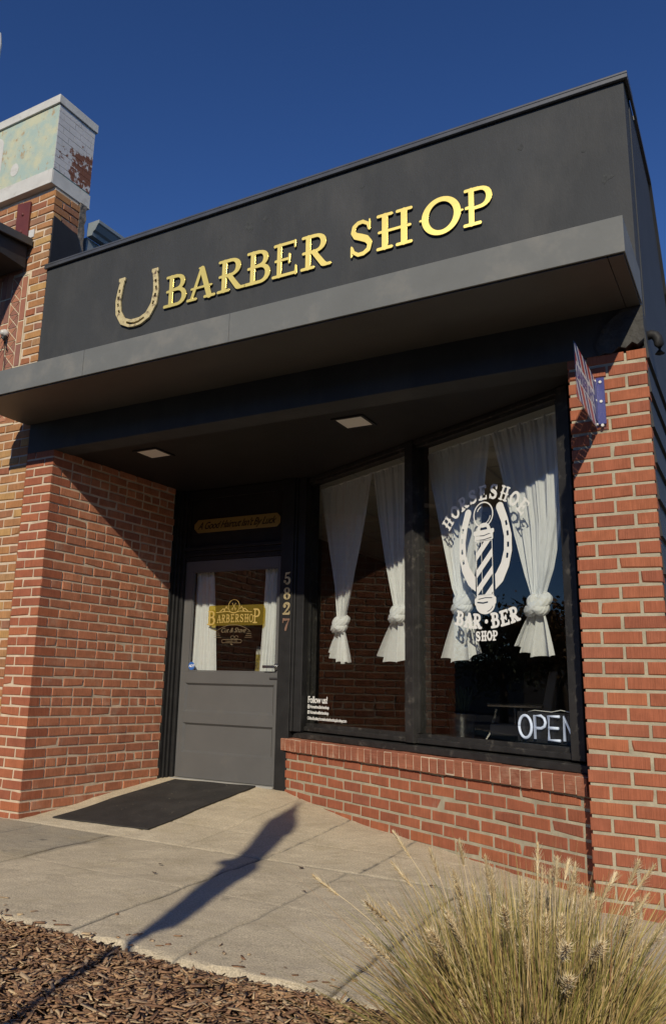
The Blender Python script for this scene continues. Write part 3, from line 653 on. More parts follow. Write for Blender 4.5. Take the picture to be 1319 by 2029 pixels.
for (a, b) in ((.782,1.040),(.420,.681)):
    B(px0+.0005,px1-.0005,a+.0005,b-.0005,DY+.022,DY+.04)
    mb.add([(px0,DY+.001,b),(px1,DY+.001,b),(px1-.02,DY+.0215,b-.018),(px0+.02,DY+.0215,b-.018)],[(0,1,2,3)]); mb.add([(px0,DY+.001,a),(px1,DY+.001,a),(px1-.02,DY+.0215,a+.018),(px0+.02,DY+.0215,a+.018)],[(3,2,1,0)])
    mb.add([(px0,DY+.001,a),(px0,DY+.001,b),(px0+.02,DY+.0215,b-.018),(px0+.02,DY+.0215,a+.018)],[(0,1,2,3)]); mb.add([(px1,DY+.001,a),(px1,DY+.001,b),(px1-.02,DY+.0215,b-.018),(px1-.02,DY+.0215,a+.018)],[(3,2,1,0)])
door = mb.build('door', MT['doorgrey'], shop, bevel=.0015)
mb = MB(); mb.box((gx0+.001,DY+.018,gz0+.001),(gx1-.001,DY+.023,gz1-.001)); mb.build('pane', MT['pane'], door)
mb = MB(); e = .012
for a in ((gx0+.0005,gx0+e,gz0+.001,gz1-.001),(gx1-e,gx1-.0005,gz0+.001,gz1-.001),(gx0+e+.0003,gx1-e-.0003,gz0+.0005,gz0+e),(gx0+e+.0003,gx1-e-.0003,gz1-e,gz1-.0008)): mb.box((a[0],DY+.006,a[2]),(a[1],DY+.0175,a[3]))
mb.build('glazing_bead', MT['doorgrey'], door, bevel=.001)
mb = MB(); mb.tube([(-3.300,DY-.002,1.20),(-3.300,DY-.018,1.20)], .028, 20); mb.tube([(-3.300,DY-.018,1.20),(-3.300,DY-.048,1.20),(-3.300,DY-.052,1.20)], [.011,.011,.009], 12)
mb.box((-3.418,DY-.060,1.184),(-3.290,DY-.044,1.209)); mb.build('handle', MT['steel'], door, bevel=.002)
mb = MB(); mb.box((-3.372,DY-.012,1.090),(-3.290,DY-.001,1.105)); mb.build('lock_plate', MT['lock'], door, bevel=.002)

# ---- interior room
mb = MB(); mb.prism([(-4.8,1.80),(-3.1,1.80),(-.3,.36),(-.05,.36),(-.05,8),(-4.8,8)], 2, .12, .16); mb.build('interior_floor', MT['darkfloor'], shop)
mb = MB(); mb.prism([(-4.8,1.80),(-3.1,1.80),(-.3,.52),(-.05,.52),(-.05,8),(-4.8,8)], 2, 3.05, 3.10); mb.build('interior_ceiling', MT['tileceil'], shop)
mb = MB(); mb.box((-4.9,8.0,.1),(-.03,8.1,3.1)); mb.box((-4.9,1.8,.1),(-4.8,7.99,3.1)); mb.box((-.049,.53,.1),(-.035,7.99,3.1)); mb.build('interior_wall', MT['dark'], shop)
mb = MB(); mb.box((-4.83,.21,3.12),(-.04,8.1,3.2)); mb.build('roof', MT['dark'], shop)
mb = MB()
wbox(mb, -.02, 3.2, 2.897, 3.2, .20, .26)
mb.build('header_wall', MT['dark'], shop)
mb = MB()
for i in range(7): mb.box((-4.79,1.9+i*.61,3.046),(-.06,1.925+i*.61,3.0495))
for i in range(7): mb.box((-4.7+i*.61,1.9,3.0455),(-4.675+i*.61,7.9,3.0458))
mb.build('ceiling_grid', MT['whitep'], shop)

# ================================================================== CURTAINS
def curtain(name, label, tops, Ls, Rs, knot, tail, off, group, folds=9, P=W, knotr=1., cat='curtain'):
    """Ls/Rs: edges from the rod to the knot as (s, z); knot centre (s, z); tail: lower hem (s, z) left to right"""
    if P is W:
        mv = lambda L_: [(a*1.01+.03, b*1.01-.01) for a, b in L_]; Ls, Rs, tail, knot = mv(Ls), mv(Rs), mv(tail), mv([knot])[0]; off = .31
    root = thing(name, label, cat, P(knot[0], knot[1], off), group)
    def at(E, v):
        v = v*(len(E)-1); i = min(int(v), len(E)-2); f = v-i; return (E[i][0]+(E[i+1][0]-E[i][0])*f, E[i][1]+(E[i+1][1]-E[i][1])*f)
    nu, nv = 150, 70; vs = []; ph = random.uniform(0, 6); folds *= .62; cf_ = [random.uniform(.3,1) for _ in range(8)]; cp_ = [random.uniform(0,6) for _ in range(8)]
    for j in range(nv+1):
        v = j/nv; l = at(Ls, v); r = at(Rs, v); wd = abs(l[0]-r[0]); amp = .010+.016*v
        for i in range(nu+1):
            u = i/nu; s = l[0]+(r[0]-l[0])*u; z = l[1]+(r[1]-l[1])*u
            q = 2*math.pi*folds*u+ph+.8*math.sin(3.1*u+ph)
            d = amp*((.45+.55*abs(math.sin(2.1*u*3+cp_[0])))*math.sin(q+.5*math.sin(2*v+cp_[1]))+.30*cf_[1]*math.sin(2.7*q+cp_[2]+2*v)+.25*cf_[2]*math.sin(.43*q+cp_[3]))+(.006*math.sin(q*3.7) if v < .05 else 0)
            s += amp*.35*math.cos(q)*(1 if 0 < i < nu else 0)
            if v < .03: z += .006*math.sin(q*2.1)
            vs.append(P(s, z, off+d))
    fs = [(j*(nu+1)+i, j*(nu+1)+i+1, (j+1)*(nu+1)+i+1, (j+1)*(nu+1)+i) for j in range(nv) for i in range(nu)]
    mb = MB(); mb.add(vs, fs); mb.build('drape', MT['curtain'], root, smooth=True, fix=False)
    if tail:
        # tail: from the knot down to the hem, full flare
        hl = at(tail, 0); nv2 = 30; vs = []; k0 = (knot[0]+.045, knot[0]-.045)
        for j in range(nv2+1):
            v = j/nv2
            for i in range(nu+1):
                u = i/nu; b = at(tail, u); t = k0[0]+(k0[1]-k0[0])*u; e = v**.8
                s = t+(b[0]-t)*e; z = (knot[1]-.03)+(b[1]-knot[1]+.03)*v
                q = 2*math.pi*3.4*u+ph*2+1.1*math.sin(4*u+cp_[4]); a_ = .014+.020*v
                z += .008*v*math.sin(q+.7)
                d = a_*math.sin(q)+.006*v*math.sin(2.7*q+cp_[5]); s += a_*.45*math.cos(q)*(1 if 0 < i < nu else 0)
                vs.append(P(s, z, off+d))
        fs = [(j*(nu+1)+i, j*(nu+1)+i+1, (j+1)*(nu+1)+i+1, (j+1)*(nu+1)+i) for j in range(nv2) for i in range(nu)]
        mb = MB(); mb.add(vs, fs); mb.build('tail', MT['curtain'], root, smooth=True, fix=False)
        # knot: wrapped rope of cloth, ridged
        mb = MB(); c = Vector((0,0,0))
        def ridged(path, r0, n=26):
            vs = []; m_ = len(path)
            for i, p in enumerate(path):
                p = Vector(p); d = (Vector(path[(i+1) % m_])-Vector(path[i-1])).normalized(); ref = Vector((0,1,0)) if abs(d.y) < .9 else Vector((1,0,0))
                a = d.cross(ref).normalized(); b = d.cross(a).normalized()
                for k in range(n):
                    q = 2*math.pi*k/n; r = r0*(1+.085*math.sin(q*8+i*.31)+.05*math.sin(q*13-i*.2)+.06*math.sin(q*2+i*.5)); vs.append(p+a*math.cos(q)*r+b*math.sin(q)*r)
            fs = [(i*n+k, i*n+(k+1) % n, ((i+1) % m_)*n+(k+1) % n, ((i+1) % m_)*n+k) for i in range(m_) for k in range(n)]
            mb.add([P(knot[0]-v.x, knot[1]+v.z, off+v.y) for v in vs], fs)
        kr = knotr*1.12
        ridged([(.052*kr*math.cos(q), .040*math.sin(q), (.028*math.sin(q*1+.4)+.012*math.cos(q))*kr) for q in [2*math.pi*i/28 for i in range(28)]], .034*kr)
        ridged([(.036*kr*math.cos(q)+.012, .030*math.sin(q)-.012, (-.030*math.cos(q)+.022*math.sin(q))*kr) for q in [2*math.pi*i/28 for i in range(28)]], .030*kr)
        mb.build('knot', MT['curtain'], root, smooth=True)
    return root
CG = 'white curtains knotted in the shop windows'
curtain('window_curtain', 'white knotted curtain furthest left in the big windows, above the follow us lettering', None, [(2.98,2.80),(2.938,2.569),(2.83,2.201),(2.723,1.886),(2.66,1.58)], [(2.207,2.80),(2.277,2.478),(2.377,2.144),(2.474,1.864),(2.59,1.58)], (2.635,1.560), [(2.832,1.324),(2.705,1.262),(2.589,1.234),(2.486,1.245)], .27, CG, 11)
curtain('window_curtain', 'white knotted curtain against the left side of the black centre mullion', None, [(2.198,2.80),(2.132,2.433),(2.074,2.211),(2.005,1.967),(1.90,1.62)], [(1.679,2.80),(1.70,2.4),(1.75,1.9),(1.80,1.62)], (1.865,1.605), [(2.116,1.302),(2.043,1.246),(1.926,1.229),(1.80,1.243),(1.72,1.29)], .27, CG, 9)
curtain('window_curtain', 'white knotted curtain behind the left half of the round horseshoe window logo', None, [(1.538,2.80),(1.49,2.548),(1.372,2.141),(1.26,1.743),(1.21,1.65)], [(.874,2.80),(.933,2.52),(1.028,1.962),(1.10,1.73),(1.13,1.65)], (1.168,1.632), [(1.361,1.262),(1.272,1.23),(1.093,1.241),(1.000,1.317)], .27, CG, 10)
curtain('window_curtain', 'white knotted curtain in the right end of the big window, partly sunlit', None, [(.865,2.80),(.784,2.489),(.69,2.043),(.605,1.776),(.545,1.62)], [(.225,2.80),(.24,2.458),(.28,2.163),(.383,1.794),(.465,1.62)], (.507,1.577), [(.691,1.346),(.646,1.286),(.538,1.25),(.377,1.26)], .27, CG, 10)
def PD(s, z, off): return Vector((s, DY+off, z))
curtain('door_curtain', 'narrow white curtain on the left side of the door glass', None, [(-4.285,2.085),(-4.29,1.6),(-4.295,1.13)], [(-4.09,2.085),(-4.05,1.6),(-4.02,1.13)], (-4.17,1.13), None, .075, 'white curtains on the door glass', 5, PD)
curtain('door_curtain', 'narrow white curtain on the right side of the door glass by the handle', None, [(-3.495,2.085),(-3.51,1.6),(-3.535,1.13)], [(-3.30,2.085),(-3.30,1.6),(-3.30,1.13)], (-3.4,1.13), None, .075, 'white curtains on the door glass', 5, PD)
mb = MB(); mb.tube([W(.2,2.815,.31),W(1.52,2.815,.31)], .006, 10); o = mb.build('curtain_rod', MT['white']); tag(o, 'thin curtain rod across the top of the right window pane', 'curtain rod', 'curtain rods'); rebase(o, W(.86,2.815,.31))
mb = MB(); mb.tube([W(1.65,2.815,.31),W(3.02,2.815,.31)], .006, 10); o = mb.build('curtain_rod', MT['white']); tag(o, 'thin curtain rod across the top of the left window pane', 'curtain rod', 'curtain rods'); rebase(o, W(2.3,2.815,.31))

# ================================================================== SIGNS
# gold letters on the parapet
sg = thing('shop_sign', 'raised brushed gold letters reading BARBER SHOP on the black parapet', 'sign', (-2.1, -.02, 3.905))
LET = [('B',-3.425,.245),('A',-3.20,.262),('R',-2.918,.258),('B',-2.658,.245),('E',-2.425,.232),('R',-2.190,.25),('S',-1.81,.205),('H',-1.602,.265),('O',-1.285,.285),('P',-.992,.215)]
for ch, x, wd in LET:
    me = letter_mesh(ch, front(x, 3.905, -.014), wd, .275, 1.0, .011, .0045, .0012, .0)
    me.materials.append(MT['gold']); me.materials.append(MT['goldside'])
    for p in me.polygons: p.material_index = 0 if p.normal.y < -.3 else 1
    link('letter', me, sg)
# horseshoe on the parapet
def hshoe(P, cx, cy, sc, holes=True, toe=True):
    Q = (P-np.array([cx, cy]))/sc
    pts = [(-.165,.225),(-.185,.13),(-.200,.03),(-.185,-.08),(-.13,-.165),(-.055,-.198),(.0,-.202),(.055,-.198),(.13,-.165),(.185,-.08),(.200,.03),(.190,.13),(.172,.225)]
    rs = [.022,.024,.026,.029,.031,.033,.034,.033,.031,.029,.026,.024,.022]
    d = S_path(Q, pts, rs)
    if toe: d = np.minimum(d, np.minimum(S_box(Q, -.205,-.140,.200,.232), S_box(Q, .145,.208,.200,.232)))
    d = np.maximum(d, -(.234-Q[...,1])*-1 if False else Q[...,1]-.232)
    if holes:
        for sx in (-1, 1):
            for (x, y, a) in [(.192,.115,5),(.200,.055,3),(.196,-.008,-8),(.180,-.070,-22)]:
                c = np.array([sx*x, y]); t = R(a)*sx; q = (Q-c)@np.array([[math.cos(t),-math.sin(t)],[math.sin(t),math.cos(t)]]); d = np.maximum(d, -S_box(q, -.010,.010,-.015,.015))
        d = np.maximum(d, -S_path(Q, [(-.085,-.185),(-.04,-.203),(.0,-.207),(.04,-.203),(.09,-.183)], .0085))
    return d*sc
me = sdf_mesh('horseshoe', lambda P: hshoe(P, 0, 0, 1.), (-.25,.25,-.26,.26), .003, .008, .002, front(-3.722, 4.055, -.014)); me.materials.append(MT['rustgold'])
o = link('horseshoe', me); tag(o, 'large worn gold horseshoe fixed beside the gold letters on black parapet', 'horseshoe'); rebase(o, (-3.722,-.014,4.055))
# plaque
pq = thing('door_plaque', 'narrow gold plaque with script A Good Haircut Isnt By Luck above the door', 'plaque', (-3.80,1.664,2.535))
def pqf(P):
    d = S_box(P, -.495,.495,-.064,.064); q = np.abs(P); return np.maximum(d, (q[...,0]+q[...,1]-.515)/1.414)
me = sdf_mesh('plate', pqf, (-.53,.53,-.08,.08), .004, .003, .0008, front(-3.803, 2.530, 1.662)); me.materials.append(MT['plaque']); link('plate', me, pq)
me = text_mesh('lettering', "A Good Haircut Isn't By Luck", .098, front(-4.255, 2.500, 1.6572), .0004, .55, .0012, .93); 
xs = [v.co.x for v in me.vertices]; sc = .90/(max(xs)-min(xs)); x0 = min(xs)
for v in me.vertices: v.co.x = -4.255+(v.co.x-x0)*sc
me.materials.append(MT['ink']); link('lettering', me, pq)
# house number
hn = thing('house_number', 'brass house number 5827 running down the black door post', 'house number', (-3.20,1.61,1.5))
for ch, z0, z1, mt in [('5',1.917,2.031,'brass'),('8',1.782,1.892,'brass'),('2',1.649,1.759,'brass'),('7',1.507,1.620,'copper')]:
    me = letter_mesh(ch, front(-3.238, z0, 1.6165), .084, z1-z0, 1., .025, .002, .0008); me.materials.append(MT[mt]); o = link('digit', me, hn)
    if ch == '7': o['label'] = 'darker bronze digit 7'
# door decal
dd = thing('door_decal', 'gold rectangular BARBERSHOP decal on the door glass', 'decal', (-3.77,1.676,1.66))
DYG = DY+.0172
me = sdf_mesh('film', lambda P: S_box(P, -.312,.312,-.094,.094, .022), (-.33,.33,-.11,.11), .006, .0, 0., front(-3.775,1.662,DYG)); me.materials.append(MT['goldfilm']); link('film', me, dd)
mes = []
x = -3.985
mes.append((letter_mesh('B', front(-4.095,1.575,DYG-.001), .10,.135, .8, .03, .0002, 0), 0))
for i, ch in enumerate('ARBERSHO'):
    mes.append((letter_mesh(ch, front(-3.985+i*.051, 1.594+.004*math.sin(i*.4), DYG-.001), .047, .075, .85, .04, .0002, 0), 0))
mes.append((letter_mesh('P', front(-3.585,1.585,DYG-.001), .085,.135, .8, .03, .0002, 0), 0))
me = join_meshes('lettering', mes, [MT['goldink']]); link('lettering', me, dd)
def deco(P):
    L = [np.abs(S_ell(P, (0,.0), .062,.062))-.0025, S_path(P, [(-.20,-.055),(-.07,-.045),(0,-.06),(.07,-.045),(.20,-.055)], .003),
         S_seg(P, (-.02,.03),(.013,-.02), .002), S_seg(P, (.02,.03),(-.013,-.02), .002), np.abs(S_ell(P, (-.018,-.026), .009,.009))-.0018, np.abs(S_ell(P, (.018,-.026), .009,.009))-.0018]
    for sx in (-1,1):
        L += [S_path(P, [(sx*.155,-.045),(sx*.12,-.02),(sx*.10,-.035),(sx*.115,-.045)], .0035), S_path(P, [(sx*.105,-.03),(sx*.085,.0),(sx*.07,-.025)], .003)]
    return np.minimum.reduce(L)
def deco2(P):
    L = [S_path(P, arc(0,-.50,.40,.50,118,62,16), .0022), np.abs(S_box(P, -.12,.10,-.165,-.135,.014))-.002]
    for sx in (-1,1):
        for i in range(4): L.append(S_seg(P, (sx*(.13+i*.01),-.115+i*.016), (sx*(.21-i*.004),-.115+i*.016), .0018))
        L.append(S_path(P, arc(.02+sx*.022,-.115,.02,.014,0,330,10), .0018))
    L.append(S_seg(P, (-.02,-.176),(.0,-.182), .004))
    return np.minimum.reduce(L)
me1 = sdf_mesh('ornament', deco, (-.24,.24,-.08,.08), .003, .0002, 0, front(-3.80,1.745,DYG-.001)); me2 = sdf_mesh('ornament', deco2, (-.26,.26,-.2,.05), .003, .0002, 0, front(-3.80,1.575,DYG-.001))
me3 = text_mesh('t', "Cut & Shave", .062, front(-3.80,1.505,DYG-.001), .0002, .4, 0, .9, 'CENTER'); me4 = text_mesh('t', "Loomis, CA", .026, front(-3.81,1.418,DYG-.001), .0002, 0, 0, 1, 'CENTER')
link('ornament', join_meshes('ornament', [(me1,0),(me2,1),(me3,1),(me4,1)], [MT['goldink'], MT['goldink2']]), dd)
# alarm sticker
st = thing('alarm_sticker', 'small blue octagonal alarm sticker low on the door glass', 'sticker', (-4.245,1.677,1.19))
me = sdf_mesh('disc', lambda P: np.maximum(S_box(P, -.033,.033,-.036,.036), (np.abs(P[...,0])+np.abs(P[...,1])-.05)/1.414), (-.04,.04,-.045,.045), .002, .0003, 0, front(-4.245,1.196,DY+.005)); me.materials.append(MT['adt']); link('disc', me, st)
me = text_mesh('lettering', "ADT", .032, front(-4.245,1.186,DY+.0042), .0002, .2, .0008, .9, 'CENTER'); me.materials.append(MT['white']); link('lettering', me, st)
mb = MB(); mb.hexa([(-3.98,2.35,1.15),(-3.86,2.35,1.15),(-3.86,2.352,1.15),(-3.98,2.352,1.15),(-4.0,2.40,1.42),(-3.88,2.40,1.42),(-3.88,2.402,1.42),(-4.0,2.402,1.42)])
o = mb.build('notice_sheet', MT['paper']); tag(o, 'grey paper notice standing dimly inside behind the door glass', 'notice'); rebase(o, (-3.93,2.35,1.15))
mb = MB(); mb.box((-4.4,2.3,.162),(-3.5,2.75,1.145)); o = mb.build('side_cabinet', MT['dark'], bevel=.004); tag(o, 'dark low cabinet just inside the door carrying the paper notice', 'cabinet'); rebase(o, (-3.95,2.5,.162))

# window logo
GO = .1875
lg = thing('window_logo', 'white horseshoe and barber pole logo on the right window pane', 'window decal', W(.875,1.36,GO))
mes = []
cs, cz, RR = .872, 1.900, .412     # arc of HORSESHOE
for i, ch in enumerate('HORSESHOE'):
    a = R(-49+i*12.25); 
    wd = .078
    M_ = onwall(cs, cz, GO) @ Matrix.Rotation(-a, 4, 'Z') @ Matrix.Translation((-wd/2, RR, 0)); mes.append((letter_mesh(ch, M_, wd, .098, 1.15, .022, .0003, 0, .022 if ch != 'H' else .008), 0))
link('arched_lettering', join_meshes('arched_lettering', mes, [MT['white']]), lg)
mes = []; c2, z2, R2 = .872, 2.47, 1.03
for i, ch in enumerate('BAR.BER'):
    a = R(-14.2+i*4.75)
    if ch == '.':
        M_ = onwall(c2, z2-R2+.045, GO); mes.append((sdf_mesh('dot', lambda P: S_ell(P, (0,0), .014,.014), (-.02,.02,-.02,.02), .002, .0003, 0, M_), 0)); continue
    wd = .080; M_ = onwall(c2, z2, GO) @ Matrix.Rotation(a, 4, 'Z') @ Matrix.Translation((-wd/2, -R2, 0)); mes.append((letter_mesh(ch, M_, wd, .095, 1.3, .022, .0003, 0, .035), 0))
for i, ch in enumerate('SHOP'):
    mes.append((letter_mesh(ch, onwall(.972-i*.051, 1.360, GO), .047, .062, 1.25, .03, .0003, 0, .03), 0))
link('lower_lettering', join_meshes('lower_lettering', mes, [MT['white']]), lg)
def shoe2(P):
    pts = [(-.146,.272),(-.182,.18),(-.207,.07),(-.205,-.03),(-.178,-.12),(-.125,-.20),(-.05,-.25),(.05,-.25),(.125,-.20),(.178,-.12),(.207,-.03),(.210,.07),(.185,.18),(.148,.272)]
    rs = [.030,.028,.029,.032,.036,.041,.044,.044,.041,.036,.034,.032,.030,.032]
    d = S_path(P, pts, rs)
    for sx in (-1,1):
        for (x,y,a) in [(.200,.155,14),(.209,.085,5),(.210,.01,-2),(.200,-.062,-12)]:
            c = np.array([sx*x, y]); t = R(a)*sx; q = (P-c)@np.array([[math.cos(t),-math.sin(t)],[math.sin(t),math.cos(t)]]); d = np.maximum(d, -S_box(q, -.009,.009,-.017,.017))
    gap = S_box(P, -.090,.090,-.42,.20)            # keeps clear of the pole
    return np.maximum(d, -gap)
me = sdf_mesh('horseshoe', shoe2, (-.27,.27,-.32,.32), .0035, .0003, 0, onwall(.873, 1.965, GO)); me.materials.append(MT['white']); link('horseshoe', me, lg)
def pole(P):   # origin at pole axis, z measured from 1.85
    x, y = P[...,0], P[...,1]
    body = S_box(P, -.076,.076,-.19,.175); line = np.maximum(body, -S_box(P, -.071,.071,-.186,.171))
    st_ = np.mod(y-x*.95+.035, .118)-.059; stripe = np.maximum(np.abs(st_)-.027, body)
    bar = np.maximum(S_box(P, -.026,-.022,-.18,.17), body)
    cap = S_box(P, -.084,.084,.178,.236,.01); cap = np.maximum(cap, -S_path(P, [(-.07,.188),(0,.184),(.07,.192)], .003)); cap = np.maximum(cap, -S_path(P, [(-.07,.218),(0,.212),(.06,.222)], .003))
    cap2 = S_box(P, -.094,.094,.222,.252,.008); dome = np.maximum(S_ell(P, (0,.250), .062,.05), -S_ell(P, (0,.245), .036,.034)); dome = np.maximum(dome, .250-y)
    globe = np.abs(S_ell(P, (0,.358), .087,.085))-.0045; hl = S_path(P, arc(0,.358,.066,.066,-70,-15), .003); hl2 = S_path(P, arc(0,.358,.060,.060,110,150), .004)
    base = np.minimum(S_box(P, -.096,.096,-.255,-.205,.012), S_box(P, -.080,.080,-.21,-.192,.004)); bowl = S_ell(P, (0,-.255), .086,.062); bowl = np.minimum(base, bowl)
    bowl = np.maximum(bowl, -S_path(P, [(-.06,-.214),(0,-.208),(.06,-.212)], .003)); bowl = np.maximum(bowl, -S_path(P, [(-.07,-.235),(-.02,-.242),(.02,-.238)], .005)); bowl = np.maximum(bowl, -S_path(P, arc(0,-.255,.068,.046,-75,-15), .0025))
    return np.minimum.reduce([line, stripe, bar, cap, cap2, dome, globe, hl, hl2, bowl])
me = sdf_mesh('barber_pole', pole, (-.12,.12,-.34,.47), .0028, .0003, 0, onwall(.877, 1.850, GO)); me.materials.append(MT['white']); link('barber_pole', me, lg)
# follow us lettering
fu = thing('contact_lettering', 'small white Follow us lettering low on the left window pane', 'lettering', W(3.03,.77,GO))
mes = [(text_mesh('t', 'Follow us!', .078, onwall(2.985,.902,GO), .0003, 0, .0015, .93), 0), (text_mesh('t', 'Horseshoe.Barbershop', .036, onwall(2.950,.858,GO), .0003, 0, .0008, .85), 0),
       (text_mesh('t', 'HorseshoeBarbershop', .036, onwall(2.950,.812,GO), .0003, 0, .0008, .85), 0), (text_mesh('t', 'Online Booking: horseshoebarbershop.booksy.com', .036, onwall(2.985,.762,GO), .0003, 0, .0006, .78), 0),
       (sdf_mesh('t', lambda P: np.minimum(np.abs(S_box(P,-.012,.012,-.014,.014,.005))-.003, np.abs(S_ell(P,(0,0),.006,.006))-.002), (-.02,.02,-.02,.02), .0015, .0003, 0, onwall(2.970,.870,GO)), 0),
       (sdf_mesh('t', lambda P: np.maximum(S_box(P,-.013,.013,-.015,.015,.004), -np.minimum(S_seg(P,(.004,-.016),(.004,.006),.003), S_seg(P,(-.002,.0),(.009,.0),.002))), (-.02,.02,-.02,.02), .0015, .0003, 0, onwall(2.970,.823,GO)), 0)]
link('lettering', join_meshes('lettering', mes, [MT['white']]), fu)

# OPEN tube sign
on = thing('open_sign', 'white tube OPEN sign standing inside at lower right of window', 'lit sign', W(.45,.74,.30))
TO = .30; hz0, hz1 = .757, .897
def tubes(name, paths, r=.0085):
    for p in paths:
        mb = MB(); mb.tube([W(s,z,TO) for s,z in p], r, 8); o = mb.build(name, MT['tube'], on, smooth=True)
tubes('letter', [[(.672+.0-.050*math.cos(q)*-1, .827+.068*math.sin(q)) for q in [2*math.pi*i/24 for i in range(25)]]])
def multi(paths, r=.0085):
    mb = MB()
    for p in paths: mb.tube([W(s,z,TO) for s,z in p], r, 8)
    return mb.build('letter', MT['tube'], on, smooth=True)
multi([[(.595,hz0),(.595,hz1),(.545,hz1),(.520,.882),(.512,.858),(.520,.835),(.545,.822),(.590,.822)]])
multi([[(.405,hz1),(.488,hz1),(.488,hz0),(.405,hz0)],[(.488,.828),(.415,.828)]])
multi([[(.372,hz0),(.372,hz1),(.300,hz0),(.300,hz1)]])
mb = MB(); wbox(mb, .255, .75, .735, .918, .318, .323); mb.build('backing', MT['acryl_dark'], on)
mb = MB(); mb.tube([W(.66,.918,.316),W(.60,.928,.31),(W(.54,.925,.31)),W(.47,.922,.31),W(.40,.935,.31),W(.33,.925,.31),W(.24,.92,.31),W(.2,.80,.31)], .0028, 6); mb.build('cord', MT['whitep'], on, smooth=True)

# blade sign on the right pier
bs = thing('blade_sign', 'acrylic projecting sign with red white blue stripes on the right brick pier', 'sign', (-.26,0,2.6))
SX = -.262; y0, y1, zb, zt_ = -.585, -.022, 2.455, 2.757
mb = MB(); mb.box((SX,y0,zb),(SX+.004,y1,zt_)); mb.build('panel', MT['acryl'], bs, bevel=.001)
SM = frameM((SX+.0048, y0, zb), (0,1,0), (0,0,1), (1,0,0)); LW, LH = y1-y0, zt_-zb
def stripes(sel, blue=False):
    def fn(P):
        x, y = P[...,0], P[...,1]; b = S_box(P, .006,LW-.006,.006,LH-.006)
        ban = S_box(P, .02,LW-.02,LH*.34,LH*.68)
        v = np.mod((x+y*1.1), .21)/.21
        lo, hi = sel; band = np.where((v > lo)&(v < hi), -1, 1)*.002
        d = np.maximum(np.maximum(b, -ban), band); return d
    return fn
ms = []; pm_ = [MT['redp'], MT['whitep'], MT['blue'], MT['whitep']]
for mt, sel in (('redp',(.0,.34)),('whitep',(.36,.56)),('blue',(.58,.80)),('whitep',(.82,.98))):
    me = sdf_mesh('stripe', stripes(sel), (0,LW,0,LH), .003, .0, 0, SM); ms.append((me, len(ms)))
link('printed_stripes', join_meshes('printed_stripes', ms, pm_), bs)
me = sdf_mesh('banner', lambda P: S_box(P, .02,LW-.02,LH*.345,LH*.675), (0,LW,0,LH), .004, 0, 0, SM); me.materials.append(MT['whitep']); link('banner', me, bs)
SM2 = frameM((SX+.0054, y0+.03, zb+LH*.39), (0,1,0), (0,0,1), (1,0,0)); me = text_mesh('lettering', 'BARBER SHOP', .092, SM2, .0002, 0, .003, .95)
xs = [v.co.y for v in me.vertices]; sc = .50/(max(xs)-min(xs)); x0 = min(xs)
for v in me.vertices: v.co.y = y0+.032+(v.co.y-x0)*sc
me.materials.append(MT['blue']); link('lettering', me, bs)
mb = MB(); mb.box((SX+.006,-.024,zb+.03),(SX+.050,-.018,zt_-.002)); mb.box((SX+.0062,-.075,zb+.04),(SX+.0085,-.0245,zt_-.03)); mb.build('mounting_plate', MT['blue'], bs, bevel=.001)
mb = MB(); mb.box((SX+.005,-.017,zb-.004),(SX+.052,-.0135,zt_+.006)); mb.build('bracket', MT['acryl'], bs)
for z in (zb+.022, zb+.16, zt_-.028):
    for x_, p_, r_ in ((SX+.030, ((SX+.030,-.014,z),(SX+.030,-.030,z)), .008), (SX, ((SX+.0045,-.050,z),(SX+.012,-.050,z)), .007)):
        mb = MB(); mb.tube(p_, r_, 12); mb.build('bolt', MT['whitep'], bs)

# ================================================================== DOOR MAT
def mat_mesh():
    c = [(-4.315,.150),(-3.432,.205),(-3.432,1.585),(-4.262,1.535)]; n = 40; mb = MB(); vs = []
    for lay in (0, 1):
        for j in range(n+1):
            for i in range(n+1):
                u, v = i/n, j/n; x = (c[0][0]*(1-u)+c[1][0]*u)*(1-v)+(c[3][0]*(1-u)+c[2][0]*u)*v; y = (c[0][1]*(1-u)+c[1][1]*u)*(1-v)+(c[3][1]*(1-u)+c[2][1]*u)*v
                vs.append((x, y, float(gz(x,y))+.004+(.009 if lay else 0)+.0015*math.sin(x*14)*math.sin(y*9)))
    o = (n+1)*(n+1); fs = [(o+j*(n+1)+i, o+j*(n+1)+i+1, o+(j+1)*(n+1)+i+1, o+(j+1)*(n+1)+i) for j in range(n) for i in range(n)]
    for i in range(n):
        for a, b in ((i, i+1), (n*(n+1)+i+1, n*(n+1)+i), ((i+1)*(n+1), i*(n+1)), (i*(n+1)+n, (i+1)*(n+1)+n)): fs.append((a, b, b+o, a+o))
    mb.add(vs, fs); return mb.build('door_mat', MT['mat'])
o = mat_mesh(); tag(o, 'black rubber door mat lying on the ramp in front of the grey door', 'door mat'); rebase(o, (-3.87,.87,.05))

mb = MB()
for i in range(46):
    x, y = random.uniform(-4.2,-3.5), random.uniform(.25,1.5); z = float(gz(x,y))+.0155; r = random.choice((.002,.003,.006)); q = random.uniform(0,3)
    mb.add([(x-r*math.cos(q),y-r*math.sin(q),z),(x+.002*math.sin(q),y-.002*math.cos(q),z+.001),(x+r*math.cos(q),y+r*math.sin(q),z),(x-.002*math.sin(q),y+.002*math.cos(q),z+.002)],[(0,1,2,3)])
o2 = mb.build('crumbs', MT['mortar']); tag(o2, 'pale grit and crumbs scattered over the black door mat', 'grit', kind='stuff')
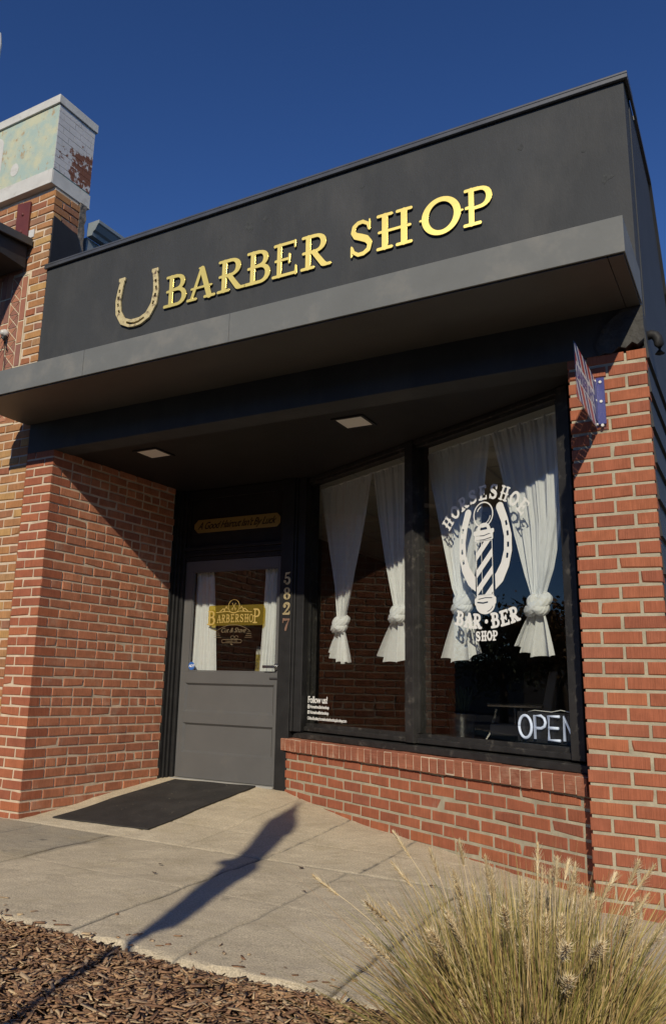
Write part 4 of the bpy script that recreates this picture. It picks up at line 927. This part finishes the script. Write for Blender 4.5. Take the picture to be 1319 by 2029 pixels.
# small litter on the sidewalk
LG = 'dry leaf scraps on the sidewalk'
for i, (x, y, s, lab) in enumerate([(-3.33,-1.50,.030,'largest curled brown leaf, on the left of the sidewalk near the mulch'),(-2.72,-.52,.018,'small dark leaf scrap on the concrete between mat and shadow'),(-2.62,-.70,.020,'small dry scrap lying just below another scrap mid sidewalk'),
        (-.62,-.20,.022,'dry leaf scrap near the grass plumes'),(-1.23,-.05,.024,'brown leaf bit on the slab seam left of the grass'),(-2.02,-.10,.022,'reddish bit on the slab seam beside the shadow'),(-1.75,-.55,.014,'tiny scrap right of the pole shadow')]):
    mb = MB(); vs = []; n = 9
    for k in range(n):
        q = 2*math.pi*k/n; r = s*(.6+.4*abs(math.cos(q)))*(1+.25*math.sin(3*q+i)); vs.append((x+r*math.cos(q+i), y+r*.55*math.sin(q+i), float(gz(x,y))+.006+.35*s*abs(math.sin(q))))
    vs.append((x,y,float(gz(x,y))+.010)); mb.add(vs, [(k,(k+1)%n,n) for k in range(n)])
    o = mb.build('dry_leaf', MT['deadleaf']); tag(o, lab, 'leaf', LG); rebase(o, (x,y,float(gz(x,y))))

# ================================================================== NEIGHBOUR BUILDING
nb = thing('neighbour_building', 'tall tan and red brick building on the left with peeling painted parapet', 'building', (-6, .02, 0))
NY = .012; NX = -4.850; NZ = 5.50
wl = MB(); run_o = (-6.6, NY, 0)
k = -33
for k in range(-34, 41):
    z0 = ZR(k)+.0075-.02; z1 = z0+BT
    if z1 > NZ-.005: continue
    # brick band from right corner to the left
    b = NX; first = True; flip = k % 2
    lim = -5.075 if 3.37 < z0 < 4.62 else -8.98
    while b > lim+.02:
        ln = BH if (first and flip) else BL
        a = max(b-ln, lim); first = False
        brick_box(wl, (0,NY,0), U, N, a, b, z0, z1, .0975 if flip else .19, 1.3); b = a-J
wlo = wl.build('brick_wall', MT['tan'], nb)
mb = MB(); mb.box((-9.0,NY+.0075,-.1),(NX-.012,NY+.30,NZ)); mb.build('wall_mortar', MT['mortar2'], nb)
# side face above the shop roof
sw = MB()
for k in range(-34, -25):
    z0 = ZR(k)+.0075-.02; z1 = z0+BT
    if z1 > NZ-.005 or z1 < 5.0: continue
    flip = k % 2; a = (.0975 if flip else .19)+J
    while a < .32:
        b = min(a+BL, .335); brick_box(sw, (NX,NY,0), (0,1,0), (1,0,0), a, b, z0, z1, .05, 1.3); a = b+J
sw.build('side_bricks', MT['tan'], nb)
mb = MB(); mb.prism([(NY+.31,4.6),(NY+.39,4.6),(NY+.40,5.0),(NY+.385,5.1),(NY+.395,5.2),(NY+.38,5.28),(NY+.40,5.35),(NY+.385,5.42),(NY+.395,5.49),(NY+.31,5.49)], 0, -5.2, NX+.004); mb.build('rough_corner', mat('old_cement', (.14,.12,.10), .95, bump=1, bscale=30, bump2=1, b2scale=14, var=.4, vscale=18), nb)
mb = MB(); mb.prism([(NY+.006,4.60),(NY+.37,4.60),(NY+.345,5.02),(NY+.30,5.13),(NY+.006,5.17)], 0, NX-.012, NX+.016); mb.build('side_patch', MT['blackpaint'], nb)
# painted box parapet
def paintmat():
    M = bpy.data.materials.new('peeling_green_paint'); M.use_nodes = True; n = M.node_tree.nodes; l = M.node_tree.links; b = n['Principled BSDF']; b.inputs['Roughness'].default_value = .8
    tc = n.new('ShaderNodeTexCoord')
    def ns(sc, st=(1,1,1), det=6, off=(0,0,0)):
        mp = n.new('ShaderNodeMapping'); mp.inputs['Scale'].default_value = st; mp.inputs['Location'].default_value = off; l.new(tc.outputs['Object'], mp.inputs[0])
        t = n.new('ShaderNodeTexNoise'); t.inputs['Scale'].default_value = sc; t.inputs['Detail'].default_value = det; t.inputs['Roughness'].default_value = .65; l.new(mp.outputs[0], t.inputs['Vector']); return t.outputs[0]
    def mixc(fac, lo, hi, A, Bc):
        mr = n.new('ShaderNodeMapRange'); mr.inputs['From Min'].default_value = lo; mr.inputs['From Max'].default_value = hi; l.new(fac, mr.inputs[0])
        mx = n.new('ShaderNodeMix'); mx.data_type = 'RGBA'; l.new(mr.outputs[0], mx.inputs['Factor'])
        for s_, v in (('A', A), ('B', Bc)):
            if isinstance(v, tuple): mx.inputs[s_].default_value = (*v, 1)
            else: l.new(v, mx.inputs[s_])
        return mx.outputs['Result']
    c = mixc(ns(5, (1,1,1)), .42, .6, (.33,.42,.38), (.47,.47,.33)); c = mixc(ns(14, (1,1,.7), off=(3,1,2)), .60, .68, c, (.36,.27,.16)); c = mixc(ns(9, (1.6,1,.5), off=(7,2,5)), .655, .70, c, (.38,.15,.05)); c = mixc(ns(18, off=(1,8,3)), .66, .70, c, (.28,.28,.34))
    l.new(c, b.inputs['Base Color']); t = ns(70); bp = n.new('ShaderNodeBump'); bp.inputs['Strength'].default_value = .5; bp.inputs['Distance'].default_value = .004; l.new(t, bp.inputs['Height']); l.new(bp.outputs[0], b.inputs['Normal'])
    return M, ns, mixc
MT['peel'] = paintmat()[0]
def sidepaint():
    M = mat('peeling_white_block_paint', (.50,.49,.49), .75, bump=.5, bscale=60, var=.07, vscale=6)
    n = M.node_tree.nodes; l = M.node_tree.links; b = n['Principled BSDF']; src = b.inputs['Base Color'].links[0].from_socket
    tc = n.new('ShaderNodeTexCoord'); t = n.new('ShaderNodeTexNoise'); t.inputs['Scale'].default_value = 11; t.inputs['Detail'].default_value = 7; t.inputs['Roughness'].default_value = .7; l.new(tc.outputs['Object'], t.inputs['Vector'])
    dd_ = n.new('ShaderNodeVectorMath'); dd_.operation = 'DISTANCE'; l.new(tc.outputs['Object'], dd_.inputs[0]); dd_.inputs[1].default_value = (-4.86, .36, 5.80)
    mr = n.new('ShaderNodeMapRange'); mr.inputs['From Min'].default_value = .36; mr.inputs['From Max'].default_value = .05; mr.inputs['To Min'].default_value = .03; mr.inputs['To Max'].default_value = .26; l.new(dd_.outputs['Value'], mr.inputs[0])
    ad = n.new('ShaderNodeMath'); ad.operation = 'ADD'; l.new(t.outputs[0], ad.inputs[0]); l.new(mr.outputs[0], ad.inputs[1])
    m2 = n.new('ShaderNodeMapRange'); m2.inputs['From Min'].default_value = .655; m2.inputs['From Max'].default_value = .675; l.new(ad.outputs[0], m2.inputs[0])
    mx = n.new('ShaderNodeMix'); mx.data_type = 'RGBA'; l.new(m2.outputs[0], mx.inputs['Factor']); l.new(src, mx.inputs['A']); mx.inputs['B'].default_value = (.17,.065,.035,1); l.new(mx.outputs['Result'], b.inputs['Base Color'])
    return M
MT['sidepaint'] = sidepaint()
BX = -4.868
mb = MB(); mb.box((-9.0,-.030,5.505),(BX,.44,6.335)); pb = mb.build('painted_parapet', [MT['peel']], nb, bevel=.004)
def blocks():   # glazed block courses on the right side of the parapet
    mb = MB(); hh = .083
    for j in range(10):
        z = 5.652+j*.068; a = -.026+(0 if j % 2 else .07)
        if j % 2 == 0: mb.box((BX+.0005,-.026,z),(BX+.005,.040,z+.0645)) if True else 0
        a = -.026 if j % 2 else .0435
        while a < .43:
            b = min(a+.137, .436); mb.box((BX+.0005,a,z+random.uniform(0,.001)),(BX+.005+random.uniform(-.0008,.0008),b,z+.0645)); a = b+.0035
    return mb.build('side_blocks', MT['sidepaint'], nb)
blocks()
mb = MB(); mb.box((-9.0,-.040,5.50),(BX+.010,-.0305,5.640)); mb.box((BX+.0055,-.030,5.500),(BX+.012,.445,5.630)); mb.box((-9.0,-.048,5.484),(BX+.016,.446,5.499)); mb.build('lower_band', MT['whitemetal'], nb, bevel=.002)
mb = MB(); mb.box((-9.0,-.050,6.336),(BX+.02,.46,6.425)); mb.build('coping', MT['whitemetal'], nb, bevel=.004)
# painted lettering remains on the parapet front
me = sdf_mesh('painted_dot', lambda P: S_ell(P, (0,0), .055,.068)*1.+.003*np.sin(P[...,0]*200)*np.sin(P[...,1]*160), (-.08,.08,-.09,.09), .005, .0006, 0, front(-5.405,5.805,-.0315)); me.materials.append(MT['whitemetal']); link('painted_mark', me, nb)
me = sdf_mesh('painted_letter', lambda P: np.maximum(S_box(P, -.6,.0,-.24,.24,.10), -S_box(P, -.6,-.16,-.13,.13,.05)), (-.62,.05,-.3,.3), .008, .0006, 0, front(-5.610,6.01,-.0315)); me.materials.append(MT['whitemetal']); link('painted_mark', me, nb)
# gutter and metal flank behind the parapet
mb = MB(); mb.box((-5.2,.46,4.5),(-4.87,4.,5.20)); mb.build('metal_flank', MT['greymetal'], nb)
mb = MB(); mb.prism([(-4.868,5.20),(-4.80,5.20),(-4.79,5.235),(-4.765,5.25),(-4.735,5.30),(-4.72,5.31),(-4.72,5.345),(-4.868,5.345)], 1, .455, 4.2); mb.build('gutter', MT['greymetal'], nb, bevel=.003)
# steel plate with rivets
mb = MB(); mb.prism([(-5.325,5.42),(-5.150,5.40),(-5.145,5.02),(-5.318,5.02)], 1, NY-.022, NY-.003); pm = mb.build('steel_plate', MT['oxide'], nb, bevel=.002)
for z in (5.285, 5.105):
    mb = MB(); mb.lathe([(.018,0),(.016,.006),(.009,.011),(.0,.013)], (0,0,0), 14); mb.v = [(-5.235+v[0], NY-.022-v[2], z+v[1]) for v in mb.v]; mb.build('rivet', MT['oxide'], pm, smooth=True)
mb = MB(); mb.box((-5.145,NY-.006,5.02),(-5.075,NY+.004,5.10)); mb.build('white_patch', MT['whitebox'], nb)
# terracotta panel with crossed tiles
mb = MB(); gr = MB(); px = -5.090
for i, z in enumerate(np.arange(3.30, 4.65, .222)):
    mb.box((px-.062,NY-.004,z+.008),(px,NY+.05,min(z+.214,4.64)), random.random())
xt0, xt1 = -5.285, -5.165
for i, z in enumerate(np.arange(3.24, 4.60, .128)):
    cx_, cz_ = (xt0+xt1)/2, z+.064; g = .006; a, b = (xt1-xt0)/2, .060
    for q in range(4):
        if q % 2 == 0: s_ = 1 if q == 0 else -1; tri = [(cx_+s_*g*1.2,cz_),(cx_+s_*a,cz_-b+g),(cx_+s_*a,cz_+b-g)]
        else: s_ = 1 if q == 1 else -1; tri = [(cx_,cz_+s_*g*1.2),(cx_-a+g,cz_+s_*b),(cx_+a-g,cz_+s_*b)]
        mb.prism(tri, 1, NY-.004, NY+.03, random.random())
for i, z in enumerate(np.arange(3.2, 4.65, .25)):
    for x in (-5.36,-5.43): mb.box((x,NY-.004,z+.008),(x+.062,NY+.05,z+.242), random.random())
    
    for q_ in range(9): mb.box((-5.83-q_*.395,NY-.004,z+.008),(-5.445-q_*.395,NY+.05,z+.242), random.random())
mb.build('terracotta_tiles', MT['terra'], nb)
mb = MB(); mb.box((-9.0,NY+.001,3.2),(-5.078,NY+.009,4.65)); mb.build('tile_grout', MT['grout'], nb)
# dark awning of the neighbour
mb = MB(); mb.prism([(-1.2,4.86),(-.0,4.98),(.0,4.93),(-1.2,4.81)], 0, -8, -5.085); mb.prism([(-1.15,4.77),(-.01,4.70),(-.01,4.925),(-1.15,4.805)], 0, -8, -5.12); aw = mb.build('awning', MT['awn'], nb, bevel=.004)
mb = MB(); mb.prism([(-1.22,4.80),(.0,4.915),(.0,4.99),(-1.22,4.875)], 0, -5.0835, -5.066); mb.build('fascia', MT['awnedge'], aw, bevel=.003)
# insulator with wires
lp = thing('wall_insulator', 'white porcelain wire insulator on the terracotta wall of the left building', 'insulator', (-5.29,NY,4.08))
mb = MB(); mb.lathe([(.0,.0),(.034,.002),(.040,.018),(.036,.040),(.024,.050),(.022,.062),(.0,.066)], (0,0,0), 18)
mb.v = [(-5.288+v[0], NY-.005-v[2], 4.088+v[1]) for v in mb.v]; mb.build('knob', MT['porc'], lp, smooth=True)
mb = MB(); mb.tube([(-5.28,NY-.02,4.07),(-5.27,NY-.05,4.03),(-5.272,NY-.03,3.99)], [.016,.020,.012], 10); mb.build('hood', MT['wire'], lp, smooth=True)
for p in ([(-5.272,NY-.03,3.99),(-5.268,NY-.03,3.93),(-5.262,NY-.02,3.80),(-5.26,NY-.015,3.60)], [(-5.272,NY-.03,4.0),(-5.30,NY-.03,3.94),(-5.36,NY-.03,3.86),(-5.5,NY-.03,3.82)], [(-5.27,NY-.03,4.0),(-5.25,NY-.03,3.95),(-5.24,NY-.02,3.91)], [(-5.30,NY-.03,4.08),(-5.38,NY-.04,4.0),(-5.5,NY-.04,3.97)]):
    mb = MB(); mb.tube(p, .0035, 6); mb.build('wire', MT['wire'], lp, smooth=True)
# roof sign loop at the very left edge
mb = MB(); pts = [(-6.35,-.05,6.9),(-6.35,-.05,7.5),(-6.25,-.05,7.62),(-6.0,-.05,7.62),(-5.885,-.05,7.55),(-5.86,-.05,7.42),(-5.87,-.05,7.2),(-5.885,-.05,7.0),(-5.95,-.05,6.9),(-6.35,-.05,6.9)]
mb.tube(pts, .028, 10); mb.tube([(-6.3,-.05,6.9),(-6.3,-.02,6.4)], .02, 8); o = mb.build('roof_sign_frame', MT['whitemetal'], smooth=True); tag(o, 'white rounded metal sign frame above the left building roof', 'sign frame'); rebase(o, (-6.1,-.05,6.435))

# ================================================================== INTERIOR THINGS
def barber_chair():
    # view position: inside, behind the right pane
    c = Vector((-2.02, 4.75, .12)); t = thing('barber_chair', 'grey barber chair with metal arm seen dimly through right window', 'barber chair', c)
    d = Vector((1,0.15,0)).normalized(); n_ = Vector((-d.y,d.x,0))
    def bx(name, a0,a1,b0,b1,z0,z1,m,tilt=0.):
        mb = MB(); P_ = lambda a,b,z: c+d*(a+tilt*(z-z0))+n_*b+Vector((0,0,z))
        mb.hexa([P_(a0,b0,z0),P_(a1,b0,z0),P_(a1,b1,z0),P_(a0,b1,z0),P_(a0,b0,z1),P_(a1,b0,z1),P_(a1,b1,z1),P_(a0,b1,z1)]); return mb.build(name, m, t, bevel=.02)
    bx('seat', -.28,.26,-.26,.26,.46,.58,MT['chair']); bx('backrest', .24,.34,-.25,.25,.60,1.16,MT['chair'],.22); 
    for s_ in (-1,1): bx('armrest', -.30,.30,s_*.30-.025,s_*.30+.025,.76,.80,MT['steel']); bx('arm_support', -.02,.02,s_*.30-.015,s_*.30+.015,.58,.76,MT['steel'])
    mb = MB(); mb.tube([c+Vector((0,0,.04)), c+Vector((0,0,.46))], .05, 16); mb.build('column', MT['steel'], t, smooth=True)
    mb = MB(); mb.lathe([(.0,.0),(.30,.0),(.30,.02),(.10,.05),(.06,.06)], c, 28); mb.build('base', MT['steel'], t, smooth=True)
    mb = MB(); mb.tube([c-d*.24+Vector((0,0,.74)), c-d*.30+Vector((0,0,.50)), c-d*.45+Vector((0,0,.26))], .02, 8); mb.build('footrest_bar', MT['steel'], t)
    bx('footrest', -.62,-.40,-.18,.18,.22,.25,MT['steel'])
barber_chair()
cB = Vector((-2.62, 4.6, .12))
t = thing('metal_bucket', 'shiny galvanised bucket planter seen low behind right window', 'bucket', cB)
mb = MB(); mb.lathe([(.0,.0),(.10,.0),(.125,.05),(.13,.12),(.145,.44),(.150,.50),(.156,.505),(.156,.515),(.145,.515),(.14,.48)], cB+Vector((0,0,.16)), 28); mb.build('pail', MT['galv'], t, smooth=True)
mb = MB(); mb.lathe([(.0,.0),(.17,.0),(.17,.155),(.0,.155)], cB, 24); mb.build('stand', MT['dark'], t, smooth=True)
mb = MB()
for i in range(90):
    a = random.uniform(0,6.28); L_ = random.uniform(.18,.34); b_ = random.uniform(.03,.20); p0 = cB+Vector((.05*math.cos(a),.05*math.sin(a),.65)); p1 = cB+Vector((b_*math.cos(a),b_*math.sin(a),.66+L_)); w_ = Vector((-math.sin(a),math.cos(a),0))*.012; m_ = (p0+p1)/2+Vector((0,0,.03))
    mb.add([p0,m_+w_,p1,m_-w_],[(0,1,2,3)])
o = mb.build('house_plant', MT['plant'], fix=False); tag(o, 'dark leafy plant growing in the galvanised bucket inside', 'plant'); rebase(o, cB+Vector((0,0,.65)))

# ================================================================== FOUNTAIN GRASS
def grass():
    base = Vector((-.15, -2.20, -.06))
    root = thing('fountain_grass', 'large clump of straw coloured fountain grass with bottlebrush plumes in the mulch', 'ornamental grass', base)
    M = mat('grass_blade', (0,0,0), .6, attr=True, attrs=[(.11,.115,.024),(.27,.245,.065),(.40,.33,.115),(.54,.41,.17),(.26,.14,.07),(.66,.53,.29)], var=.15, vscale=20)
    M2 = mat('grass_plume', (0,0,0), .8, attr=True, attrs=[(.46,.34,.19),(.62,.49,.29),(.74,.62,.40),(.82,.72,.52)])
    rs = np.random.default_rng(5)
    def blades(n, hmin, hmax, lean, wd, rb=.13):
        a = rs.uniform(0, 2*math.pi, n); r0 = rb*np.sqrt(rs.random(n)); hh = rs.uniform(hmin, hmax, n); ln = np.abs(rs.normal(0, lean, n))*(.5+r0/rb*.8); a2 = a+rs.normal(0,.5,n)
        K = 9; t = np.linspace(0,1,K); droop = rs.uniform(.0,.22,n)*(ln/lean*.6+.2)
        X = base.x+(r0*np.cos(a))[:,None]+(ln*hh*np.cos(a2))[:,None]*t**1.6; Y = base.y+(r0*np.sin(a))[:,None]+(ln*hh*np.sin(a2))[:,None]*t**1.6
        Z = base.z+hh[:,None]*t*np.sqrt(np.clip(1-(ln*.45)**2,.2,1))[:,None]-(droop*hh)[:,None]*t**3
        wv = wd*rs.uniform(.6,1.3,n); wa = rs.uniform(0,math.pi,n); W_ = wv[:,None]*(1-t**2.2*.92)/2
        dx = np.cos(wa)[:,None]*W_; dy = np.sin(wa)[:,None]*W_
        V = np.stack([np.stack([X-dx,Y-dy,Z],-1), np.stack([X+dx,Y+dy,Z],-1)], 2).reshape(-1,3)   # n,K,2,3
        q = np.array([(2*k,2*k+1,2*k+3,2*k+2) for k in range(K-1)]); Fq = (q[None]+(np.arange(n)*K*2)[:,None,None]).reshape(-1,4)
        return V, Fq, np.repeat(rs.random(n), K*2)
    parts = [blades(4600,.30,.64,.42,.0048,.19), blades(1600,.25,.54,.70,.0044,.21), blades(900,.12,.34,.95,.0042,.26), blades(140,.50,.74,.26,.0036,.17)]
    V = []; Fs = []; T = []; o = 0
    for v, f, t in parts: V.append(v); Fs.append(f+o); T.append(t); o += len(v)
    V = np.concatenate(V); Fs = np.concatenate(Fs); T = np.concatenate(T)
    me = bpy.data.meshes.new('blades'); me.from_pydata(V.tolist(), [], Fs.tolist()); at = me.attributes.new('tone','FLOAT','POINT'); at.data.foreach_set('value', T.astype(np.float32)); me.materials.append(M); link('blades', me, root)
    # plumes
    def plume(tip_dir, hgt, leanv, L):
        mb = MB(); K = 14; pts = []; tip_dir += rs.normal(0,.3)
        d = Vector((math.cos(tip_dir), math.sin(tip_dir), 0)); b0 = base+d*rs.uniform(0,.12)
        for k in range(K): t = k/(K-1); pts.append(b0+d*(leanv*hgt*t**1.7)+Vector((0,0,hgt*t*math.sqrt(max(.2,1-(leanv*.45)**2))-.10*leanv*hgt*t**4)))
        mb.tube(pts, [.0016-.0008*k/K for k in range(K)], 4, .45)
        # bristles along the last stretch
        tip = pts[-1]; ax = (pts[-1]-pts[-3]).normalized(); st_ = tip-ax*L*.35; nb_ = 100
        ref = ax.cross(Vector((.3,.2,.9))).normalized(); ref2 = ax.cross(ref)
        for i in range(nb_):
            u = i/nb_; p = st_+ax*L*u; q = i*2.4; rad = (.017*math.sin(math.pi*min(1,u*.9+.12))**.6)*rs.uniform(.6,1.5)+.002
            o_ = (ref*math.cos(q)+ref2*math.sin(q)); e = p+o_*rad+ax*rad*1.3+Vector(rs.normal(0,.002,3)); s_ = ax.cross(o_)*.0012
            mb.add([p-s_,p+s_,e],[(0,1,2)], rs.random())
            if i % 3 == 0: g = p+o_*rad*.35+ax*.003; mb.add([p-s_*3,g+ax*.006,p+s_*3],[(0,1,2)], rs.random()*.5)
        return mb.build('plume', M2, root, fix=False)
    n = 98
    for i in range(n):
        plume(rs.uniform(0,2*math.pi), rs.uniform(.34,.70)*rs.uniform(.85,1), min(abs(rs.normal(0,.34))+.05, .62), rs.uniform(.065,.115))
    for (a, h_, l_) in [(math.pi*.93,.60,.80)]:
        plume(a, h_, l_, .095)
grass()

# ================================================================== ACROSS THE STREET (seen mirrored in the glass) PLUS ADDED SKY BLOCKER AND UNSEEN SHADOW CASTER
def tree(x, y, h, r, leafm, lab, n=5200):
    root = thing('street_tree', lab, 'tree', (x,y,-.28), 'trees down the street')
    mb = MB(); mb.tube([(x,y,-.28),(x+.1,y,h*.25),(x-.05,y+.1,h*.45),(x,y,h*.8)], [.22,.17,.12,.03], 9)
    for i in range(7):
        a = i*2.4; z = h*(.28+.07*i); mb.tube([(x,y,z),(x+r*.5*math.cos(a),y+r*.5*math.sin(a),z+h*.16),(x+r*.8*math.cos(a),y+r*.8*math.sin(a),z+h*.24)], [.08,.05,.01], 6)
    mb.build('trunk', MT['bark'], root, smooth=True)
    rs = np.random.default_rng(int(abs(x*7+y*3))); cl = rs.normal(0,1,(28,3)); cl /= np.linalg.norm(cl,axis=1)[:,None]; cl *= rs.uniform(.3,1,28)[:,None]**.5
    c = cl[rs.integers(0,28,n)]*np.array([r*.8,r*.8,h*.30])+rs.normal(0,1,(n,3))*r*.17+np.array([x,y,h*.66])
    u = rs.normal(0,1,(n,3)); u /= np.linalg.norm(u,axis=1)[:,None]; v = rs.normal(0,1,(n,3)); v = np.cross(u,v); v /= np.linalg.norm(v,axis=1)[:,None]; s = rs.uniform(.06,.14,n)[:,None]
    V = np.stack([c-u*s, c+v*s*.6, c+u*s, c-v*s*.6],1).reshape(-1,3); Fq = np.arange(n*4).reshape(n,4)
    me = bpy.data.meshes.new('crown'); me.from_pydata(V.tolist(), [], Fq.tolist()); at = me.attributes.new('tone','FLOAT','POINT'); at.data.foreach_set('value', np.repeat(rs.random(n),4).astype(np.float32)); me.materials.append(leafm); link('crown', me, root)
tree(-23, -9.0, 4.6, 1.9, MT['leafa'], 'rust coloured street tree mirrored beside the right window knot')
tree(-33, -10.5, 4.6, 2.8, MT['leafg'], 'green street tree mirrored low in the right window')
tree(-30, -16, 4.4, 2.6, MT['leafg'], 'darker green tree further off mirrored under the window logo')
bh = thing('far_building', 'low dark building across the street mirrored in the windows', 'building', (-55,-22,-.28))
mb = MB(); mb.box((-75,-40,-.28),(-45,-16,3.0)); mb.build('wall', MT['stucco'], bh)
mb = MB(); mb.box((-75.2,-40.2,3.003),(-44.8,-15.8,3.3)); mb.build('roof', MT['awn'], bh)
bh = thing('low_sky_blocker', 'unseen low building added across the street to block low sky light', 'building', (10,-17,-.28))  # out of view, added to hold low sky light off the facade
mb = MB(); mb.box((-16,-26,-.28),(34,-16,6.2)); mb.build('wall', MT['stucco'], bh)
mb = MB(); mb.box((-16.2,-26.2,6.203),(34.2,-15.8,6.5)); mb.build('roof', MT['awn'], bh)
# unseen shadow caster, guessed as a closed umbrella, shaped to throw the sidewalk shadow
def umbrella():
    bx_, by_ = -.72, -5.60; root = thing('umbrella_shadow_caster', 'unseen shadow caster modelled as a tall closed patio umbrella, shaped to the sidewalk shadow', 'umbrella', (bx_,by_,-.07))
    hd = Vector((.31,-1,0)).normalized(); lat = Vector((hd.y,-hd.x,0))
    mb = MB(); mb.tube([(bx_,by_,-.07),(bx_,by_,4.0)], .024, 12); mb.build('pole', MT['umb'], root, smooth=True)
    prof = [(1.74,.025,-.030),(1.82,.022,-.045),(1.88,.022,-.100),(1.98,.028,-.112),(2.2,.045,-.116),(2.4,.055,-.122),(2.50,.060,-.150),(2.62,.066,-.150),(2.67,.130,-.125),(2.70,.062,-.112),(2.9,.070,-.110),(3.1,.090,-.112),(3.2,.100,-.112),(3.22,.100,-.135),(3.36,.112,-.130),(3.44,.110,-.108),(3.50,.080,-.085),(3.58,.066,-.055),(3.72,.035,-.020),(3.90,.004,-.002)]
    prof = [(z*.925+.71, l_, r_) for z, l_, r_ in prof]
    mb = MB(); n = 24; vs = []
    for z, l_, r_ in prof:
        c = (l_+r_)/2; w_ = (l_-r_)/2
        for k in range(n):
            q = 2*math.pi*k/n; rr = 1+.10*math.sin(q*8)*abs(math.sin(q)); p = Vector((bx_,by_,z))+lat*(c+w_*math.cos(q)*1.0)+hd*(w_*.9*math.sin(q)*rr); vs.append(p)
    fs = [(i*n+k,i*n+(k+1)%n,(i+1)*n+(k+1)%n,(i+1)*n+k) for i in range(len(prof)-1) for k in range(n)]
    mb.add(vs, fs); mb.build('canopy', MT['umb'], root, smooth=True)
    mb = MB(); mb.lathe([(0,0),(.28,0),(.28,.05),(.05,.10),(.03,.35),(.0,.35)], (bx_,by_,-.07), 24); mb.build('base', MT['lock'], root, smooth=True)
umbrella()
